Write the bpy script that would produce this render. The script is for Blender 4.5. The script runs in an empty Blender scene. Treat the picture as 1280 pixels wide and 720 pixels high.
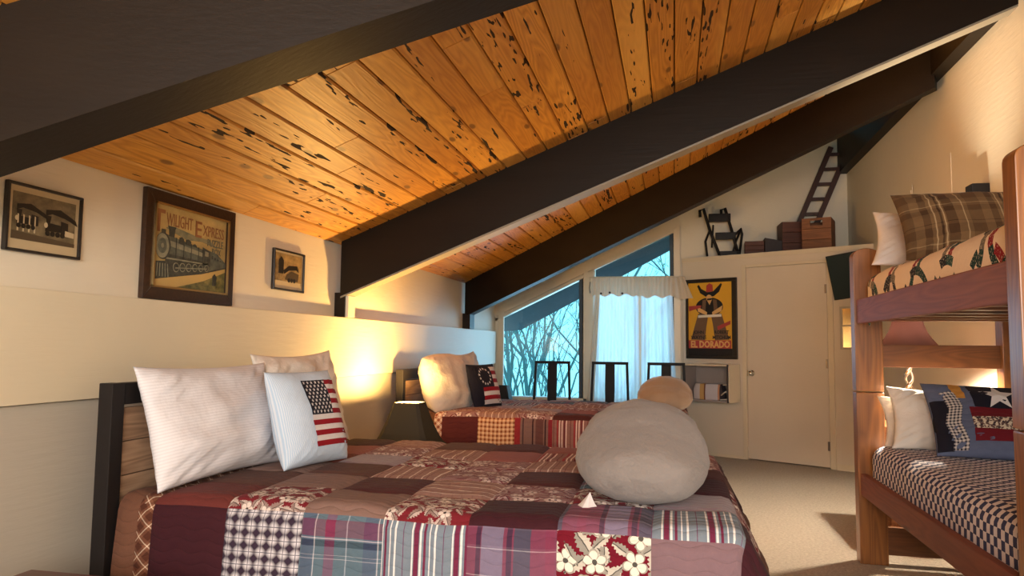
import bpy, bmesh, math, random
from mathutils import Vector, Matrix, noise
random.seed(7)
SC = bpy.context.scene
COL = SC.collection
PI = math.pi

# ------------------------------------------------------------------ camera
cd = bpy.data.cameras.new('camera'); cam = bpy.data.objects.new('camera', cd); COL.objects.link(cam)
cd.sensor_width = 36.0; cd.lens = 920.0 / 1280.0 * 36.0; cd.clip_start = 0.05
YAW, PITCH, ROLL = 0.2170, 0.0790, 0.0110
_F = Vector((-math.sin(YAW) * math.cos(PITCH), math.cos(YAW) * math.cos(PITCH), math.sin(PITCH)))
_R = Vector((math.cos(YAW), math.sin(YAW), 0)); _U = _R.cross(_F)
_R2 = math.cos(ROLL) * _R + math.sin(ROLL) * _U; _U2 = -math.sin(ROLL) * _R + math.cos(ROLL) * _U
M = Matrix((_R2, _U2, -_F)).transposed().to_4x4(); M.translation = (0, 0, 1.17)
cam.matrix_world = M
SC.camera = cam

# ------------------------------------------------------------------ colour management, world, lights
SC.view_settings.view_transform = 'Standard'; SC.view_settings.look = 'None'
SC.view_settings.gamma = 1.0; SC.view_settings.use_curve_mapping = False
SC.view_settings.exposure = 0.0
W = bpy.data.worlds.new('sky'); SC.world = W; W.use_nodes = True
wn = W.node_tree; wn.nodes.clear()
wo = wn.nodes.new('ShaderNodeOutputWorld'); wb = wn.nodes.new('ShaderNodeBackground')
wb.inputs['Color'].default_value = (0.26, 0.78, 0.90, 1); wb.inputs['Strength'].default_value = 2.1
wn.links.new(wb.outputs[0], wo.inputs[0])

def lamp(name, kind, loc, energy, color, rot=(0, 0, 0), **kw):
    l = bpy.data.lights.new(name, kind); l.energy = energy; l.color = color
    for k, v in kw.items(): setattr(l, k, v)
    o = bpy.data.objects.new(name, l); o.location = loc; o.rotation_euler = rot; COL.objects.link(o); return o
# area light added behind the camera, standing in for an unseen window
lamp('rear_daylight_fill', 'AREA', (0.4, -2.3, 1.75), 215, (1.0, 0.95, 0.91), (math.radians(80), 0, 0), shape='RECTANGLE', size=2.6, size_y=1.5)
# warm fill light added behind the camera, without a fixture
lamp('rear_warm_fill', 'POINT', (-0.1, -1.2, 1.6), 55, (1.0, 0.80, 0.56), shadow_soft_size=0.25)
# daylight reaching in through the gable window
lamp('gable_window_light', 'AREA', (-1.0, 8.95, 1.35), 34, (0.42, 0.74, 1.0), (math.radians(-90), 0, 0), shape='RECTANGLE', size=1.9, size_y=1.4)

# ------------------------------------------------------------------ object helpers
def link(o, parent=None):
    COL.objects.link(o)
    if parent is not None: o.parent = parent
    return o
def tag(o, label=None, cat=None, group=None, kind=None):
    if label: o['label'] = label
    if cat: o['category'] = cat
    if group: o['group'] = group
    if kind: o['kind'] = kind
    return o
def thing(name, label, cat, loc=(0, 0, 0), rz=0.0, group=None):
    o = bpy.data.objects.new(name, None); o.location = loc; o.rotation_euler = (0, 0, rz); o.empty_display_size = 0.1
    link(o); return tag(o, label, cat, group)
def mesh(name, v, f, mat, parent=None, smooth=False, uv=None, mats=None, mi=None):
    me = bpy.data.meshes.new(name); me.from_pydata([tuple(p) for p in v], [], f)
    if mats:
        for m in mats: me.materials.append(m)
        for p, i in zip(me.polygons, mi): p.material_index = i
    elif mat: me.materials.append(mat)
    if smooth:
        for p in me.polygons: p.use_smooth = True
    if uv is not None:
        ul = me.uv_layers.new(name='UVMap')
        for lp in me.loops: ul.data[lp.index].uv = uv[lp.vertex_index]
    me.update()
    return link(bpy.data.objects.new(name, me), parent)
class G:
    """collects vertices and faces for one mesh"""
    def __init__(s): s.v = []; s.f = []
    def add(s, v, f):
        n = len(s.v); s.v += [tuple(p) for p in v]; s.f += [tuple(i + n for i in q) for q in f]; return s
    def box(s, lo, hi, m=None):
        x0, y0, z0 = lo; x1, y1, z1 = hi
        v = [Vector(p) for p in ((x0,y0,z0),(x1,y0,z0),(x1,y1,z0),(x0,y1,z0),(x0,y0,z1),(x1,y0,z1),(x1,y1,z1),(x0,y1,z1))]
        if m is not None: v = [m @ p for p in v]
        return s.add(v, BOXF)
    def hexa(s, v): return s.add(v, BOXF)
    def bar(s, a, b, w, h, up=(0, 0, 1)):
        a = Vector(a); b = Vector(b); d = (b - a).normalized(); r = d.cross(Vector(up))
        if r.length < 1e-4: r = d.cross(Vector((0, 1, 0)))
        r.normalize(); u = r.cross(d)
        c = lambda p: [p - r*w/2 - u*h/2, p + r*w/2 - u*h/2, p + r*w/2 + u*h/2, p - r*w/2 + u*h/2]
        A = c(a); B = c(b)
        return s.add([A[0], A[1], B[1], B[0], A[3], A[2], B[2], B[3]], BOXF)
    def tube(s, pts, r, n=8, cap=True):
        pts = [Vector(p) for p in pts]; rr = r if isinstance(r, (list, tuple)) else [r] * len(pts)
        base = len(s.v); prev = None
        for i, p in enumerate(pts):
            d = (pts[min(i+1, len(pts)-1)] - pts[max(i-1, 0)]).normalized()
            if prev is None:
                a = d.cross(Vector((0, 0, 1)))
                if a.length < 1e-3: a = d.cross(Vector((1, 0, 0)))
            else: a = prev - d * prev.dot(d)
            a.normalize(); b = d.cross(a); prev = a
            for k in range(n):
                t = 2 * PI * k / n; s.v.append(tuple(p + (a * math.cos(t) + b * math.sin(t)) * rr[i]))
        for i in range(len(pts) - 1):
            for k in range(n):
                k2 = (k + 1) % n
                s.f.append((base+i*n+k, base+i*n+k2, base+(i+1)*n+k2, base+(i+1)*n+k))
        if cap:
            s.f.append(tuple(base + k for k in reversed(range(n)))); e = base + (len(pts)-1)*n
            s.f.append(tuple(e + k for k in range(n)))
        return s
    def lathe(s, prof, n=24, c=(0, 0, 0), m=None):
        base = len(s.v)
        for r, z in prof:
            for k in range(n):
                t = 2*PI*k/n; p = Vector((c[0] + r*math.cos(t), c[1] + r*math.sin(t), c[2] + z))
                s.v.append(tuple(m @ p if m is not None else p))
        for i in range(len(prof) - 1):
            for k in range(n):
                k2 = (k+1) % n; s.f.append((base+i*n+k, base+i*n+k2, base+(i+1)*n+k2, base+(i+1)*n+k))
        return s
    def prism(s, poly, off):
        """polygon (3-D points) extruded by the vector off"""
        off = Vector(off); n = len(poly); A = [Vector(p) for p in poly]; B = [p + off for p in A]
        return s.add(A + B, [tuple(range(n)), tuple(reversed(range(n, 2*n)))] + [(i, i+n, (i+1) % n + n, (i+1) % n) for i in range(n)])
    def out(s, name, mat, parent=None, smooth=False, bevel=0, seg=2):
        o = mesh(name, s.v, s.f, mat, parent, smooth)
        bm = bmesh.new(); bm.from_mesh(o.data); bmesh.ops.recalc_face_normals(bm, faces=bm.faces)
        if bevel: bmesh.ops.bevel(bm, geom=list(bm.edges), offset=bevel, segments=seg, profile=0.6, affect='EDGES', clamp_overlap=True)
        bm.to_mesh(o.data); bm.free()
        return o
BOXF = [(0,3,2,1), (4,5,6,7), (0,1,5,4), (1,2,6,5), (2,3,7,6), (3,0,4,7)]
def box(name, lo, hi, mat, parent=None, bevel=0): return G().box(lo, hi).out(name, mat, parent, bevel=bevel)
def struct(o): return tag(o, kind='structure')
def copy_tree(o, parent=None):
    c = o.copy(); COL.objects.link(c); c.parent = parent if parent is not None else o.parent
    for ch in list(o.children): copy_tree(ch, c)
    return c

# ------------------------------------------------------------------ material helpers
class NT:
    def __init__(s, name):
        s.m = bpy.data.materials.new(name); s.m.use_nodes = True; s.t = s.m.node_tree; s.t.nodes.clear()
        s.o = s.t.nodes.new('ShaderNodeOutputMaterial')
    def n(s, ty, ins=None, **kw):
        nd = s.t.nodes.new('ShaderNode' + ty)
        for k, v in kw.items(): setattr(nd, k, v)
        for k, v in (ins or {}).items(): s.set(nd.inputs[k], v)
        return nd
    def set(s, sock, v):
        if isinstance(v, bpy.types.NodeSocket): s.t.links.new(v, sock)
        else: sock.default_value = (tuple(v) + (1,) if isinstance(v, (tuple, list)) and len(v) == 3 and sock.type == 'RGBA' else v)
    def math(s, op, a, b=0.0, c=0.0, clamp=False):
        nd = s.n('Math', {0: a, 1: b, 2: c}, operation=op, use_clamp=clamp); return nd.outputs[0]
    def mix(s, f, a, b, blend='MIX'):
        nd = s.n('Mix', data_type='RGBA', blend_type=blend); s.set(nd.inputs[0], f); s.set(nd.inputs[6], a); s.set(nd.inputs[7], b); return nd.outputs[2]
    def ramp(s, f, stops, interp='LINEAR'):
        nd = s.n('ValToRGB', {0: f}); cr = nd.color_ramp; cr.interpolation = interp
        while len(cr.elements) < len(stops): cr.elements.new(0.5)
        for e, (p, c) in zip(cr.elements, stops):
            e.position = p; e.color = tuple(c) + (1,) if len(c) == 3 else c
        return nd.outputs[0]
    def noise(s, vec, scale, detail=3, rough=0.55):
        return s.n('TexNoise', {'Vector': vec, 'Scale': scale, 'Detail': detail, 'Roughness': rough}).outputs[0]
    def coord(s, kind='Object'): return s.n('TexCoord').outputs[kind]
    def scale(s, vec, sc, loc=(0, 0, 0), rot=(0, 0, 0)):
        return s.n('Mapping', {'Vector': vec, 'Scale': sc, 'Location': loc, 'Rotation': rot}).outputs[0]
    def bump(s, h, st=0.3, dist=0.01): return s.n('Bump', {'Height': h, 'Strength': st, 'Distance': dist}).outputs[0]
    def pbr(s, col, rough=0.6, normal=None, **kw):
        b = s.n('BsdfPrincipled'); s.set(b.inputs['Base Color'], col); s.set(b.inputs['Roughness'], rough)
        if normal is not None: s.set(b.inputs['Normal'], normal)
        for k, v in kw.items(): s.set(b.inputs[k.replace('_', ' ')], v)
        s.t.links.new(b.outputs[0], s.o.inputs[0]); s.b = b; return s.m
def plain(name, col, rough=0.6, var=0.06, nscale=18, bump=0.0, **kw):
    t = NT(name); co = t.coord(); nz = t.noise(co, nscale, 4)
    c = t.mix(t.math('MULTIPLY', nz, 1.0), tuple(max(0, x * (1 - var)) for x in col), tuple(min(1, x * (1 + var)) for x in col))
    nm = t.bump(nz, bump, 0.01) if bump else None
    return t.pbr(c, rough, nm, **kw)
def paint(name, col, rough=0.55):
    t = NT(name); co = t.coord(); a = t.noise(co, 2.0, 5); b = t.noise(t.scale(co, (30, 6, 60)), 1.0, 3)
    c = t.mix(a, tuple(x * 0.93 for x in col), tuple(min(1, x * 1.04) for x in col))
    return t.pbr(c, rough, t.bump(b, 0.12, 0.01))
def wood(name, lo, hi, axis=0, rough=0.4, scale=1.0, knots=True, coat=0.0, rings=14):
    """grain running along the given axis of object coordinates, with growth rings and knots"""
    t = NT(name); info = t.n('ObjectInfo'); co = t.coord()
    off = t.n('CombineXYZ', {0: t.math('MULTIPLY', info.outputs['Random'], 37.0), 1: t.math('MULTIPLY', info.outputs['Random'], 19.0), 2: t.math('MULTIPLY', info.outputs['Random'], 11.0)}).outputs[0]
    v = t.n('VectorMath', {0: co, 1: off}, operation='ADD').outputs[0]
    sc = [7.0 * scale] * 3; sc[axis] = 0.7 * scale
    warp = t.noise(t.scale(v, sc), 1.0, 2)
    g1 = t.math('FRACT', t.math('MULTIPLY', warp, float(rings)))
    g1 = t.math('PINGPONG', g1, 0.5)
    sf = [160.0] * 3; sf[axis] = 4.0
    fine = t.noise(t.scale(v, sf), 1.0, 2)
    f = t.math('ADD', t.math('MULTIPLY', g1, 0.9), t.math('MULTIPLY', fine, 0.5))
    c = t.mix(f, lo, hi)
    c = t.mix(t.math('MULTIPLY', info.outputs['Random'], 0.45), c, tuple(x * 0.62 for x in lo))
    if knots:
        sk = [5.0] * 3; sk[axis] = 2.2
        vo = t.n('TexVoronoi', {'Vector': t.scale(v, sk), 'Scale': 1.0}, feature='F1').outputs['Distance']
        k = t.ramp(vo, [(0.0, (1, 1, 1)), (0.10, (0.7, 0.7, 0.7)), (0.16, (0, 0, 0))])
        c = t.mix(k, c, tuple(x * 0.22 for x in lo))
    return t.pbr(c, rough, t.bump(f, 0.08, 0.004), **({'Coat_Weight': coat, 'Coat_Roughness': 0.2} if coat else {}))

# ------------------------------------------------------------------ fabrics (UV in metres)
def fab_uv(t): 
    uv = t.coord('UV'); s = t.n('SeparateXYZ', {0: uv}); return uv, s.outputs[0], s.outputs[1]
def fabric(name, col, rough=0.85, quilted=True, weave=1400, var=0.12, sheen=0.03):
    t = NT(name); uv, u, v = fab_uv(t)
    return fab_end(t, col, uv, rough, quilted, var, sheen)
def fab_end(t, col, uv, rough=0.9, quilted=True, var=0.14, sheen=0.03):
    nz = t.noise(uv, 34, 4, 0.65); n2 = t.noise(uv, 420, 2)
    c = t.mix(t.math('MULTIPLY', t.math('ADD', nz, n2), 0.5), t.mix(1.0, col, (1-var*2.2,)*3, 'MULTIPLY'), t.mix(1.0, col, (1+var,)*3, 'MULTIPLY'))
    h = t.math('ADD', t.math('MULTIPLY', n2, 0.25), nz)
    if quilted:   # hand-quilting lines that wave across the patch
        s = t.n('SeparateXYZ', {0: uv}); w = t.math('ADD', s.outputs[1], t.math('MULTIPLY', t.math('SINE', t.math('MULTIPLY', s.outputs[0], 60.0)), 0.006))
        ln = t.math('ABSOLUTE', t.math('SINE', t.math('MULTIPLY', w, 85.0)))
        h = t.math('ADD', h, t.math('MULTIPLY', t.math('POWER', ln, 0.35), 1.3))
    return t.pbr(c, rough, t.bump(h, 0.5, 0.006), Sheen_Weight=sheen, Specular_IOR_Level=0.15)
def stripes(t, x, period, bands, base):
    """bands: (from, to, colour) as fractions of the period"""
    f = t.math('FRACT', t.math('DIVIDE', t.math('ADD', x, 10 * period), period))
    st = [(0.0, base)]
    for a, b, c in sorted(bands): st += [(a, c), (b, base)]
    return t.ramp(f, st, 'CONSTANT')
def striped(name, period, bands, base, along='u', **kw):
    t = NT(name); uv, u, v = fab_uv(t)
    return fab_end(t, stripes(t, u if along == 'u' else v, period, bands, base), uv, **kw)
def plaid(name, pu, bu, pv, bv, base, mixf=0.5, rot=0.0, basev=None, **kw):
    t = NT(name); uv0, u, v = fab_uv(t)
    if rot:
        r = t.scale(uv0, (1, 1, 1), rot=(0, 0, rot)); s = t.n('SeparateXYZ', {0: r}); u, v = s.outputs[0], s.outputs[1]
    a = stripes(t, u, pu, bu, base); b = stripes(t, v, pv, bv, basev or base)
    return fab_end(t, t.mix(mixf, a, b), uv0, **kw)
def floral(name, ground, petal, leaf, cell=0.085, size=0.4, shade=None, **kw):
    """printed flowers: five-petalled blooms with dark centres among pointed leaves"""
    t = NT(name); uv, u, v = fab_uv(t)
    shade = shade or tuple(x * 0.45 for x in petal); dark = tuple(x * 0.30 for x in leaf)
    def cells(scale, off):
        p = t.scale(uv, (scale, scale, scale), loc=off)
        wv = t.n('TexNoise', {'Vector': p, 'Scale': 3.0}).outputs['Color']
        p = t.n('VectorMath', {0: p, 1: t.n('VectorMath', {0: wv, 1: (0.10, 0.10, 0)}, operation='MULTIPLY').outputs[0]}, operation='ADD').outputs[0]
        vo = t.n('TexVoronoi', {'Vector': p, 'Scale': 1.0, 'Randomness': 0.9}, voronoi_dimensions='2D', feature='F1')
        d = t.n('VectorMath', {0: p, 1: vo.outputs['Position']}, operation='SUBTRACT').outputs[0]
        s = t.n('SeparateXYZ', {0: d}); c = t.n('SeparateColor', {0: vo.outputs['Color']})
        return s.outputs[0], s.outputs[1], vo.outputs['Distance'], c.outputs[0], c.outputs[1]
    def leaves(scale, off, a_, b_):
        x, y, r, r1, r2 = cells(scale, off); th = t.math('MULTIPLY', r1, 6.283)
        co, si = t.math('COSINE', th), t.math('SINE', th)
        lx = t.math('ADD', t.math('MULTIPLY', x, co), t.math('MULTIPLY', y, si)); ly = t.math('SUBTRACT', t.math('MULTIPLY', y, co), t.math('MULTIPLY', x, si))
        k = t.math('ADD', t.math('POWER', t.math('ABSOLUTE', t.math('DIVIDE', lx, a_)), 1.6), t.math('ABSOLUTE', t.math('DIVIDE', ly, b_)))
        tooth = t.math('MULTIPLY', t.math('SINE', t.math('MULTIPLY', lx, 42.0)), 0.14)
        m = t.math('LESS_THAN', t.math('ADD', k, tooth), 1.0)
        vein = t.math('LESS_THAN', t.math('ABSOLUTE', ly), 0.022)
        half = t.math('GREATER_THAN', ly, 0.0)
        c = t.mix(half, leaf, t.mix(0.5, leaf, petal)); return m, t.mix(vein, c, dark)
    col = ground
    for sc, off, a_, b_ in ((1/(cell*0.95), (0.3, 0.7, 0), 0.58, 0.24), (1/(cell*0.8), (4.4, 2.2, 0), 0.55, 0.20)):
        m, c = leaves(sc, off, a_, b_); col = t.mix(m, col, c)
    x, y, r, r1, r2 = cells(1/cell, (0, 0, 0)); ang = t.math('ADD', t.math('ARCTAN2', y, x), t.math('MULTIPLY', r1, 6.0))
    lob = t.math('ABSOLUTE', t.math('COSINE', t.math('MULTIPLY', ang, 2.5)))
    edge = t.math('MULTIPLY', t.math('ADD', 0.45, t.math('MULTIPLY', t.math('POWER', lob, 0.6), 0.55)), size)
    rr = t.math('DIVIDE', r, edge)
    pc = t.mix(t.math('GREATER_THAN', rr, 0.86), petal, shade)
    pc = t.mix(t.math('MULTIPLY', t.math('LESS_THAN', lob, 0.22), t.math('GREATER_THAN', rr, 0.25)), pc, shade)
    pc = t.mix(t.math('LESS_THAN', r, size * 0.20), pc, dark)
    show = t.math('MULTIPLY', t.math('LESS_THAN', rr, 1.0), t.math('GREATER_THAN', r2, 0.28))
    col = t.mix(show, col, pc)
    return fab_end(t, col, uv, **kw)

S = lambda r, g, b: tuple(((c/255)/12.92 if c/255 <= 0.04045 else ((c/255 + 0.055)/1.055) ** 2.4) for c in (r, g, b))
F_ = {}
F_['plum'] = fabric('fabric_dark_plum', S(62, 28, 36))
F_['brick'] = fabric('fabric_brick_brown', S(104, 50, 46))
F_['brown'] = fabric('fabric_brown', S(92, 62, 54))
F_['darkbrown'] = fabric('fabric_dark_brown', S(78, 40, 40))
F_['taupe'] = fabric('fabric_taupe', S(132, 106, 98))
F_['mauve'] = fabric('fabric_mauve_velvet', S(128, 104, 112), sheen=0.2)
F_['maroon'] = fabric('fabric_maroon', S(84, 36, 36))
def flannel():
    t = NT('fabric_flannel_check'); uv, u, v = fab_uv(t)
    w = lambda x, p: t.math('SUBTRACT', 1.0, t.math('POWER', t.math('ABSOLUTE', t.math('SINE', t.math('MULTIPLY', x, PI / p))), 1.3))
    a, b = w(u, 0.040), w(v, 0.040)
    c = t.mix(t.math('MULTIPLY', t.math('ADD', a, b), 0.80, clamp=True), S(228, 226, 232), S(58, 46, 62))
    ln = lambda x, p: t.math('LESS_THAN', t.math('ABSOLUTE', t.math('SUBTRACT', t.math('FRACT', t.math('ADD', 10.0, t.math('DIVIDE', x, p))), 0.5)), 0.035)
    c = t.mix(t.math('MULTIPLY', t.math('MAXIMUM', ln(u, 0.040), ln(v, 0.040)), 0.75), c, S(40, 40, 66))
    return fab_end(t, c, uv)
F_['flannel'] = flannel()
F_['tealplaid'] = plaid('fabric_teal_plum_plaid', 0.21, [(0.0, 0.16, S(128, 60, 90)), (0.34, 0.36, S(180, 190, 200)), (0.62, 0.82, S(70, 84, 110)), (0.83, 0.845, S(220, 215, 220))], 0.19, [(0.0, 0.10, S(40, 44, 66)), (0.12, 0.14, S(210, 205, 215)), (0.16, 0.42, S(128, 48, 80)), (0.80, 0.81, S(190, 190, 200)), (0.86, 0.87, S(190, 190, 200))], S(86, 112, 122), 0.5, basev=S(98, 116, 134))
F_['tealstripe'] = striped('fabric_teal_white_stripe', 0.128, [(0.0, 0.05, S(225, 225, 225)), (0.22, 0.24, S(110, 70, 100)), (0.44, 0.48, S(225, 225, 225)), (0.50, 0.62, S(112, 44, 72)), (0.64, 0.69, S(228, 226, 226)), (0.74, 0.80, S(112, 44, 72)), (0.88, 0.91, S(228, 226, 226))], S(122, 136, 150))
F_['wineplaid'] = plaid('fabric_wine_blue_plaid', 0.275, [(0.0, 0.10, S(140, 60, 84)), (0.24, 0.29, S(56, 40, 60)), (0.30, 0.54, S(132, 132, 158)), (0.58, 0.64, S(50, 44, 64)), (0.66, 0.84, S(64, 84, 100)), (0.74, 0.75, S(200, 200, 210)), (0.80, 0.81, S(200, 200, 210))], 0.24, [(0.0, 0.06, S(60, 44, 70)), (0.30, 0.31, S(210, 200, 210)), (0.62, 0.63, S(210, 200, 210)), (0.66, 0.86, S(92, 52, 80))], S(132, 66, 88), 0.4, basev=S(120, 90, 112))
F_['bigfloral'] = floral('fabric_burgundy_big_floral', S(112, 22, 40), S(236, 232, 218), S(150, 148, 140), cell=0.088, size=0.44)
F_['floral'] = floral('fabric_burgundy_floral', S(120, 36, 46), S(226, 212, 204), S(150, 128, 122), cell=0.062, size=0.40)
F_['palefloral'] = floral('fabric_pale_floral', S(150, 116, 116), S(216, 198, 194), S(126, 70, 76), cell=0.055, size=0.42)
F_['redstripe'] = striped('fabric_taupe_red_stripe', 0.12, [(0.0, 0.10, S(150, 52, 58)), (0.14, 0.19, S(236, 214, 206)), (0.30, 0.35, S(236, 214, 206)), (0.42, 0.5, S(110, 44, 52)), (0.54, 0.59, S(236, 214, 206)), (0.8, 0.84, S(110, 60, 60))], S(142, 104, 98))
F_['widestripe'] = striped('fabric_grey_maroon_stripe', 0.25, [(0.0, 0.22, S(100, 66, 64)), (0.26, 0.3, S(60, 34, 40)), (0.36, 0.56, S(140, 44, 52)), (0.62, 0.66, S(78, 56, 60)), (0.9, 0.94, S(60, 34, 40))], S(126, 98, 92))
F_['tickstripe'] = striped('fabric_taupe_cream_stripe', 0.05, [(0.0, 0.10, S(224, 206, 194)), (0.4, 0.46, S(120, 70, 66))], S(156, 122, 112))
F_['gingham'] = plaid('fabric_rust_gingham', 0.030, [(0.0, 0.5, S(140, 74, 40))], 0.030, [(0.0, 0.5, S(140, 74, 40))], S(228, 190, 150), 0.5)
F_['rose'] = fabric('fabric_dusty_rose', S(146, 92, 88))
F_['bias'] = plaid('fabric_brown_bias_plaid', 0.045, [(0.0, 0.5, S(84, 48, 36)), (0.7, 0.78, S(236, 214, 190))], 0.045, [(0.0, 0.5, S(84, 48, 36)), (0.7, 0.78, S(236, 214, 190))], S(126, 84, 64), 0.5, rot=0.785)
F_['biaslight'] = plaid('fabric_tan_bias_plaid', 0.036, [(0.0, 0.5, S(150, 84, 60))], 0.036, [(0.0, 0.5, S(150, 84, 60))], S(236, 214, 196), 0.5, rot=0.785)
F_['border'] = fabric('fabric_border_brown', S(108, 74, 58))
F_['backing'] = fabric('fabric_quilt_backing', S(92, 60, 48))
LAB = {'plum': 'dark plum patch', 'brick': 'brick brown patch', 'brown': 'brown patch', 'darkbrown': 'dark brown patch', 'taupe': 'taupe patch', 'mauve': 'mauve velvety patch', 'maroon': 'maroon patch', 'flannel': 'navy and white checked flannel patch', 'tealplaid': 'teal and plum plaid patch', 'tealstripe': 'grey blue patch with white and plum stripes', 'wineplaid': 'wine and blue plaid patch', 'bigfloral': 'burgundy patch with large cream flowers', 'floral': 'burgundy patch with small cream flowers', 'palefloral': 'faded rose floral patch', 'redstripe': 'taupe patch with red and cream stripes', 'widestripe': 'grey and maroon wide striped patch', 'tickstripe': 'taupe patch with cream ticking stripes', 'gingham': 'rust and cream gingham patch', 'rose': 'dusty rose patch', 'bias': 'brown plaid strip cut on the bias', 'biaslight': 'tan and cream plaid strip cut on the bias', 'border': 'plain brown border strip'}

# ------------------------------------------------------------------ general materials
CREAM = paint('cream_wall_paint', (0.78, 0.71, 0.56))
CREAM2 = paint('cream_panel_paint', (0.74, 0.66, 0.48), 0.45)
LOWER = paint('lower_wall_paint', (0.52, 0.48, 0.40), 0.35)
TRIMP = paint('trim_paint', (0.74, 0.64, 0.47), 0.4)
WHITEP = paint('door_paint', (0.72, 0.63, 0.50), 0.45)
def beam_mat():
    t = NT('dark_brown_beam_paint'); co = t.coord(); a = t.noise(t.scale(co, (1.2, 9, 9)), 1.0, 4); b = t.noise(t.scale(co, (4, 60, 60)), 1.0, 3)
    c = t.mix(a, (0.009, 0.0055, 0.003), (0.017, 0.0105, 0.006))
    return t.pbr(c, 0.5, t.bump(b, 0.10, 0.01), Specular_IOR_Level=0.18)
BEAM = beam_mat()
SOFFIT = plain('taupe_beam_soffit', (0.27, 0.235, 0.175), 0.45, 0.1)
def carpet_mat():
    t = NT('beige_carpet'); co = t.coord(); a = t.ramp(t.noise(co, 55, 5, 0.75), [(0.3, (0, 0, 0)), (0.7, (1, 1, 1))]); b = t.noise(co, 9, 4); c2 = t.n('TexVoronoi', {'Vector': co, 'Scale': 150.0}).outputs['Distance']
    c = t.mix(a, (0.46, 0.37, 0.28), (0.86, 0.76, 0.62)); c = t.mix(t.math('MULTIPLY', b, 0.35), c, (0.56, 0.47, 0.37))
    return t.pbr(c, 0.95, t.bump(t.math('ADD', a, c2), 0.9, 0.02), Sheen_Weight=0.2)
CARPET = carpet_mat()
def plank_mat():
    """honey-varnished pecky cedar: grain along Y, dark lens-shaped pecks, knots"""
    t = NT('pecky_cedar_plank'); info = t.n('ObjectInfo'); rnd = info.outputs['Random']; co = t.coord()
    off = t.n('CombineXYZ', {0: t.math('MULTIPLY', rnd, 71.0), 1: t.math('MULTIPLY', rnd, 43.0), 2: t.math('MULTIPLY', rnd, 5.0)}).outputs[0]
    v = t.n('VectorMath', {0: co, 1: off}, operation='ADD').outputs[0]
    w = t.noise(t.scale(v, (9.0, 0.75, 3.0)), 1.0, 2)
    g = t.math('PINGPONG', t.math('FRACT', t.math('MULTIPLY', w, 17.0)), 0.5)
    fine = t.noise(t.scale(v, (130, 3, 30)), 1.0, 3)
    f = t.math('ADD', t.math('MULTIPLY', g, 0.85), t.math('MULTIPLY', fine, 0.55))
    c = t.mix(f, (0.33, 0.115, 0.012), (0.78, 0.39, 0.068))
    c = t.mix(t.math('MULTIPLY', t.math('FRACT', t.math('MULTIPLY', rnd, 7.31)), 0.45), c, (0.34, 0.13, 0.028))
    sap = t.noise(t.scale(v, (3.0, 0.35, 1)), 1.0, 1)
    c = t.mix(t.math('MULTIPLY', t.math('SUBTRACT', sap, 0.5, clamp=True), 1.6), c, (0.86, 0.52, 0.13))
    # knots
    vo = t.n('TexVoronoi', {'Vector': t.scale(v, (7.5, 2.6, 1)), 'Scale': 1.0, 'Randomness': 1.0}, voronoi_dimensions='2D')
    k = t.ramp(vo.outputs['Distance'], [(0.0, (1, 1, 1)), (0.075, (0.9, 0.9, 0.9)), (0.12, (0, 0, 0))]); k = t.math('MULTIPLY', k, t.math('GREATER_THAN', t.n('SeparateColor', {0: vo.outputs['Color']}).outputs[0], 0.72))
    c = t.mix(t.math('MULTIPLY', k, 0.85), c, (0.12, 0.045, 0.012))
    # pecks: short dark pockets strung out in streaks along the grain
    pn = t.noise(t.scale(v, (62, 8.0, 1)), 1.0, 1); st = t.noise(t.scale(v, (16, 0.9, 1)), 1.0, 2); dn = t.noise(t.scale(v, (1.5, 0.5, 1), loc=(3, 1, 0)), 1.0, 1)
    pk = t.math('MULTIPLY', t.math('GREATER_THAN', pn, 0.60), t.math('GREATER_THAN', t.math('ADD', st, t.math('MULTIPLY', dn, 0.5)), 0.84))
    big = t.math('GREATER_THAN', t.math('MULTIPLY', t.noise(t.scale(v, (48, 4.5, 1), loc=(2, 7, 0)), 1.0, 1), t.noise(t.scale(v, (5, 1.0, 1), loc=(5, 9, 0)), 1.0, 1)), 0.435)
    pk = t.math('MAXIMUM', pk, big)
    c = t.mix(pk, c, (0.022, 0.009, 0.006))
    h = t.math('SUBTRACT', t.math('MULTIPLY', f, 0.25), pk)
    return t.pbr(c, t.math('ADD', 0.46, t.math('MULTIPLY', pk, 0.4)), t.bump(h, 0.5, 0.006), Specular_IOR_Level=0.35)
PLANK = plank_mat()
PINE = wood('golden_bunk_pine', S(104, 60, 24), S(172, 110, 50), axis=2, rough=0.35, coat=0.2)
PINEY = wood('golden_bunk_pine_rail', S(112, 54, 32), S(158, 86, 54), axis=1, rough=0.55)
PINEX = wood('golden_bunk_pine_end', S(92, 52, 24), S(136, 84, 42), axis=0, rough=0.4, coat=0.15)
RUSTIC = wood('rustic_headboard_wood', S(112, 84, 64), S(196, 162, 130), axis=1, rough=0.7)
BLACK = plain('black_metal', (0.012, 0.010, 0.010), 0.5, 0.2, Specular_IOR_Level=0.25)
CHAIRB = plain('black_lacquer', (0.004, 0.004, 0.005), 0.5, 0.2, Specular_IOR_Level=0.2)
REDWOOD = wood('red_mahogany', S(70, 22, 14), S(112, 40, 26), axis=0, rough=0.3, coat=0.3, knots=False)
DARKWOOD = wood('dark_walnut', S(40, 22, 14), S(66, 38, 24), axis=2, rough=0.45, knots=False)
OLDWOOD = wood('aged_crate_wood', S(112, 66, 34), S(166, 108, 62), axis=0, rough=0.6)
CRATE2 = wood('dark_crate_wood', S(70, 34, 22), S(104, 56, 36), axis=0, rough=0.6, knots=False)
FRAMEW = wood('dark_frame_wood', S(44, 28, 18), S(70, 46, 30), axis=1, rough=0.3, knots=False)
FRAMEB = plain('black_frame', (0.02, 0.015, 0.012), 0.35, 0.2)
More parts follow.
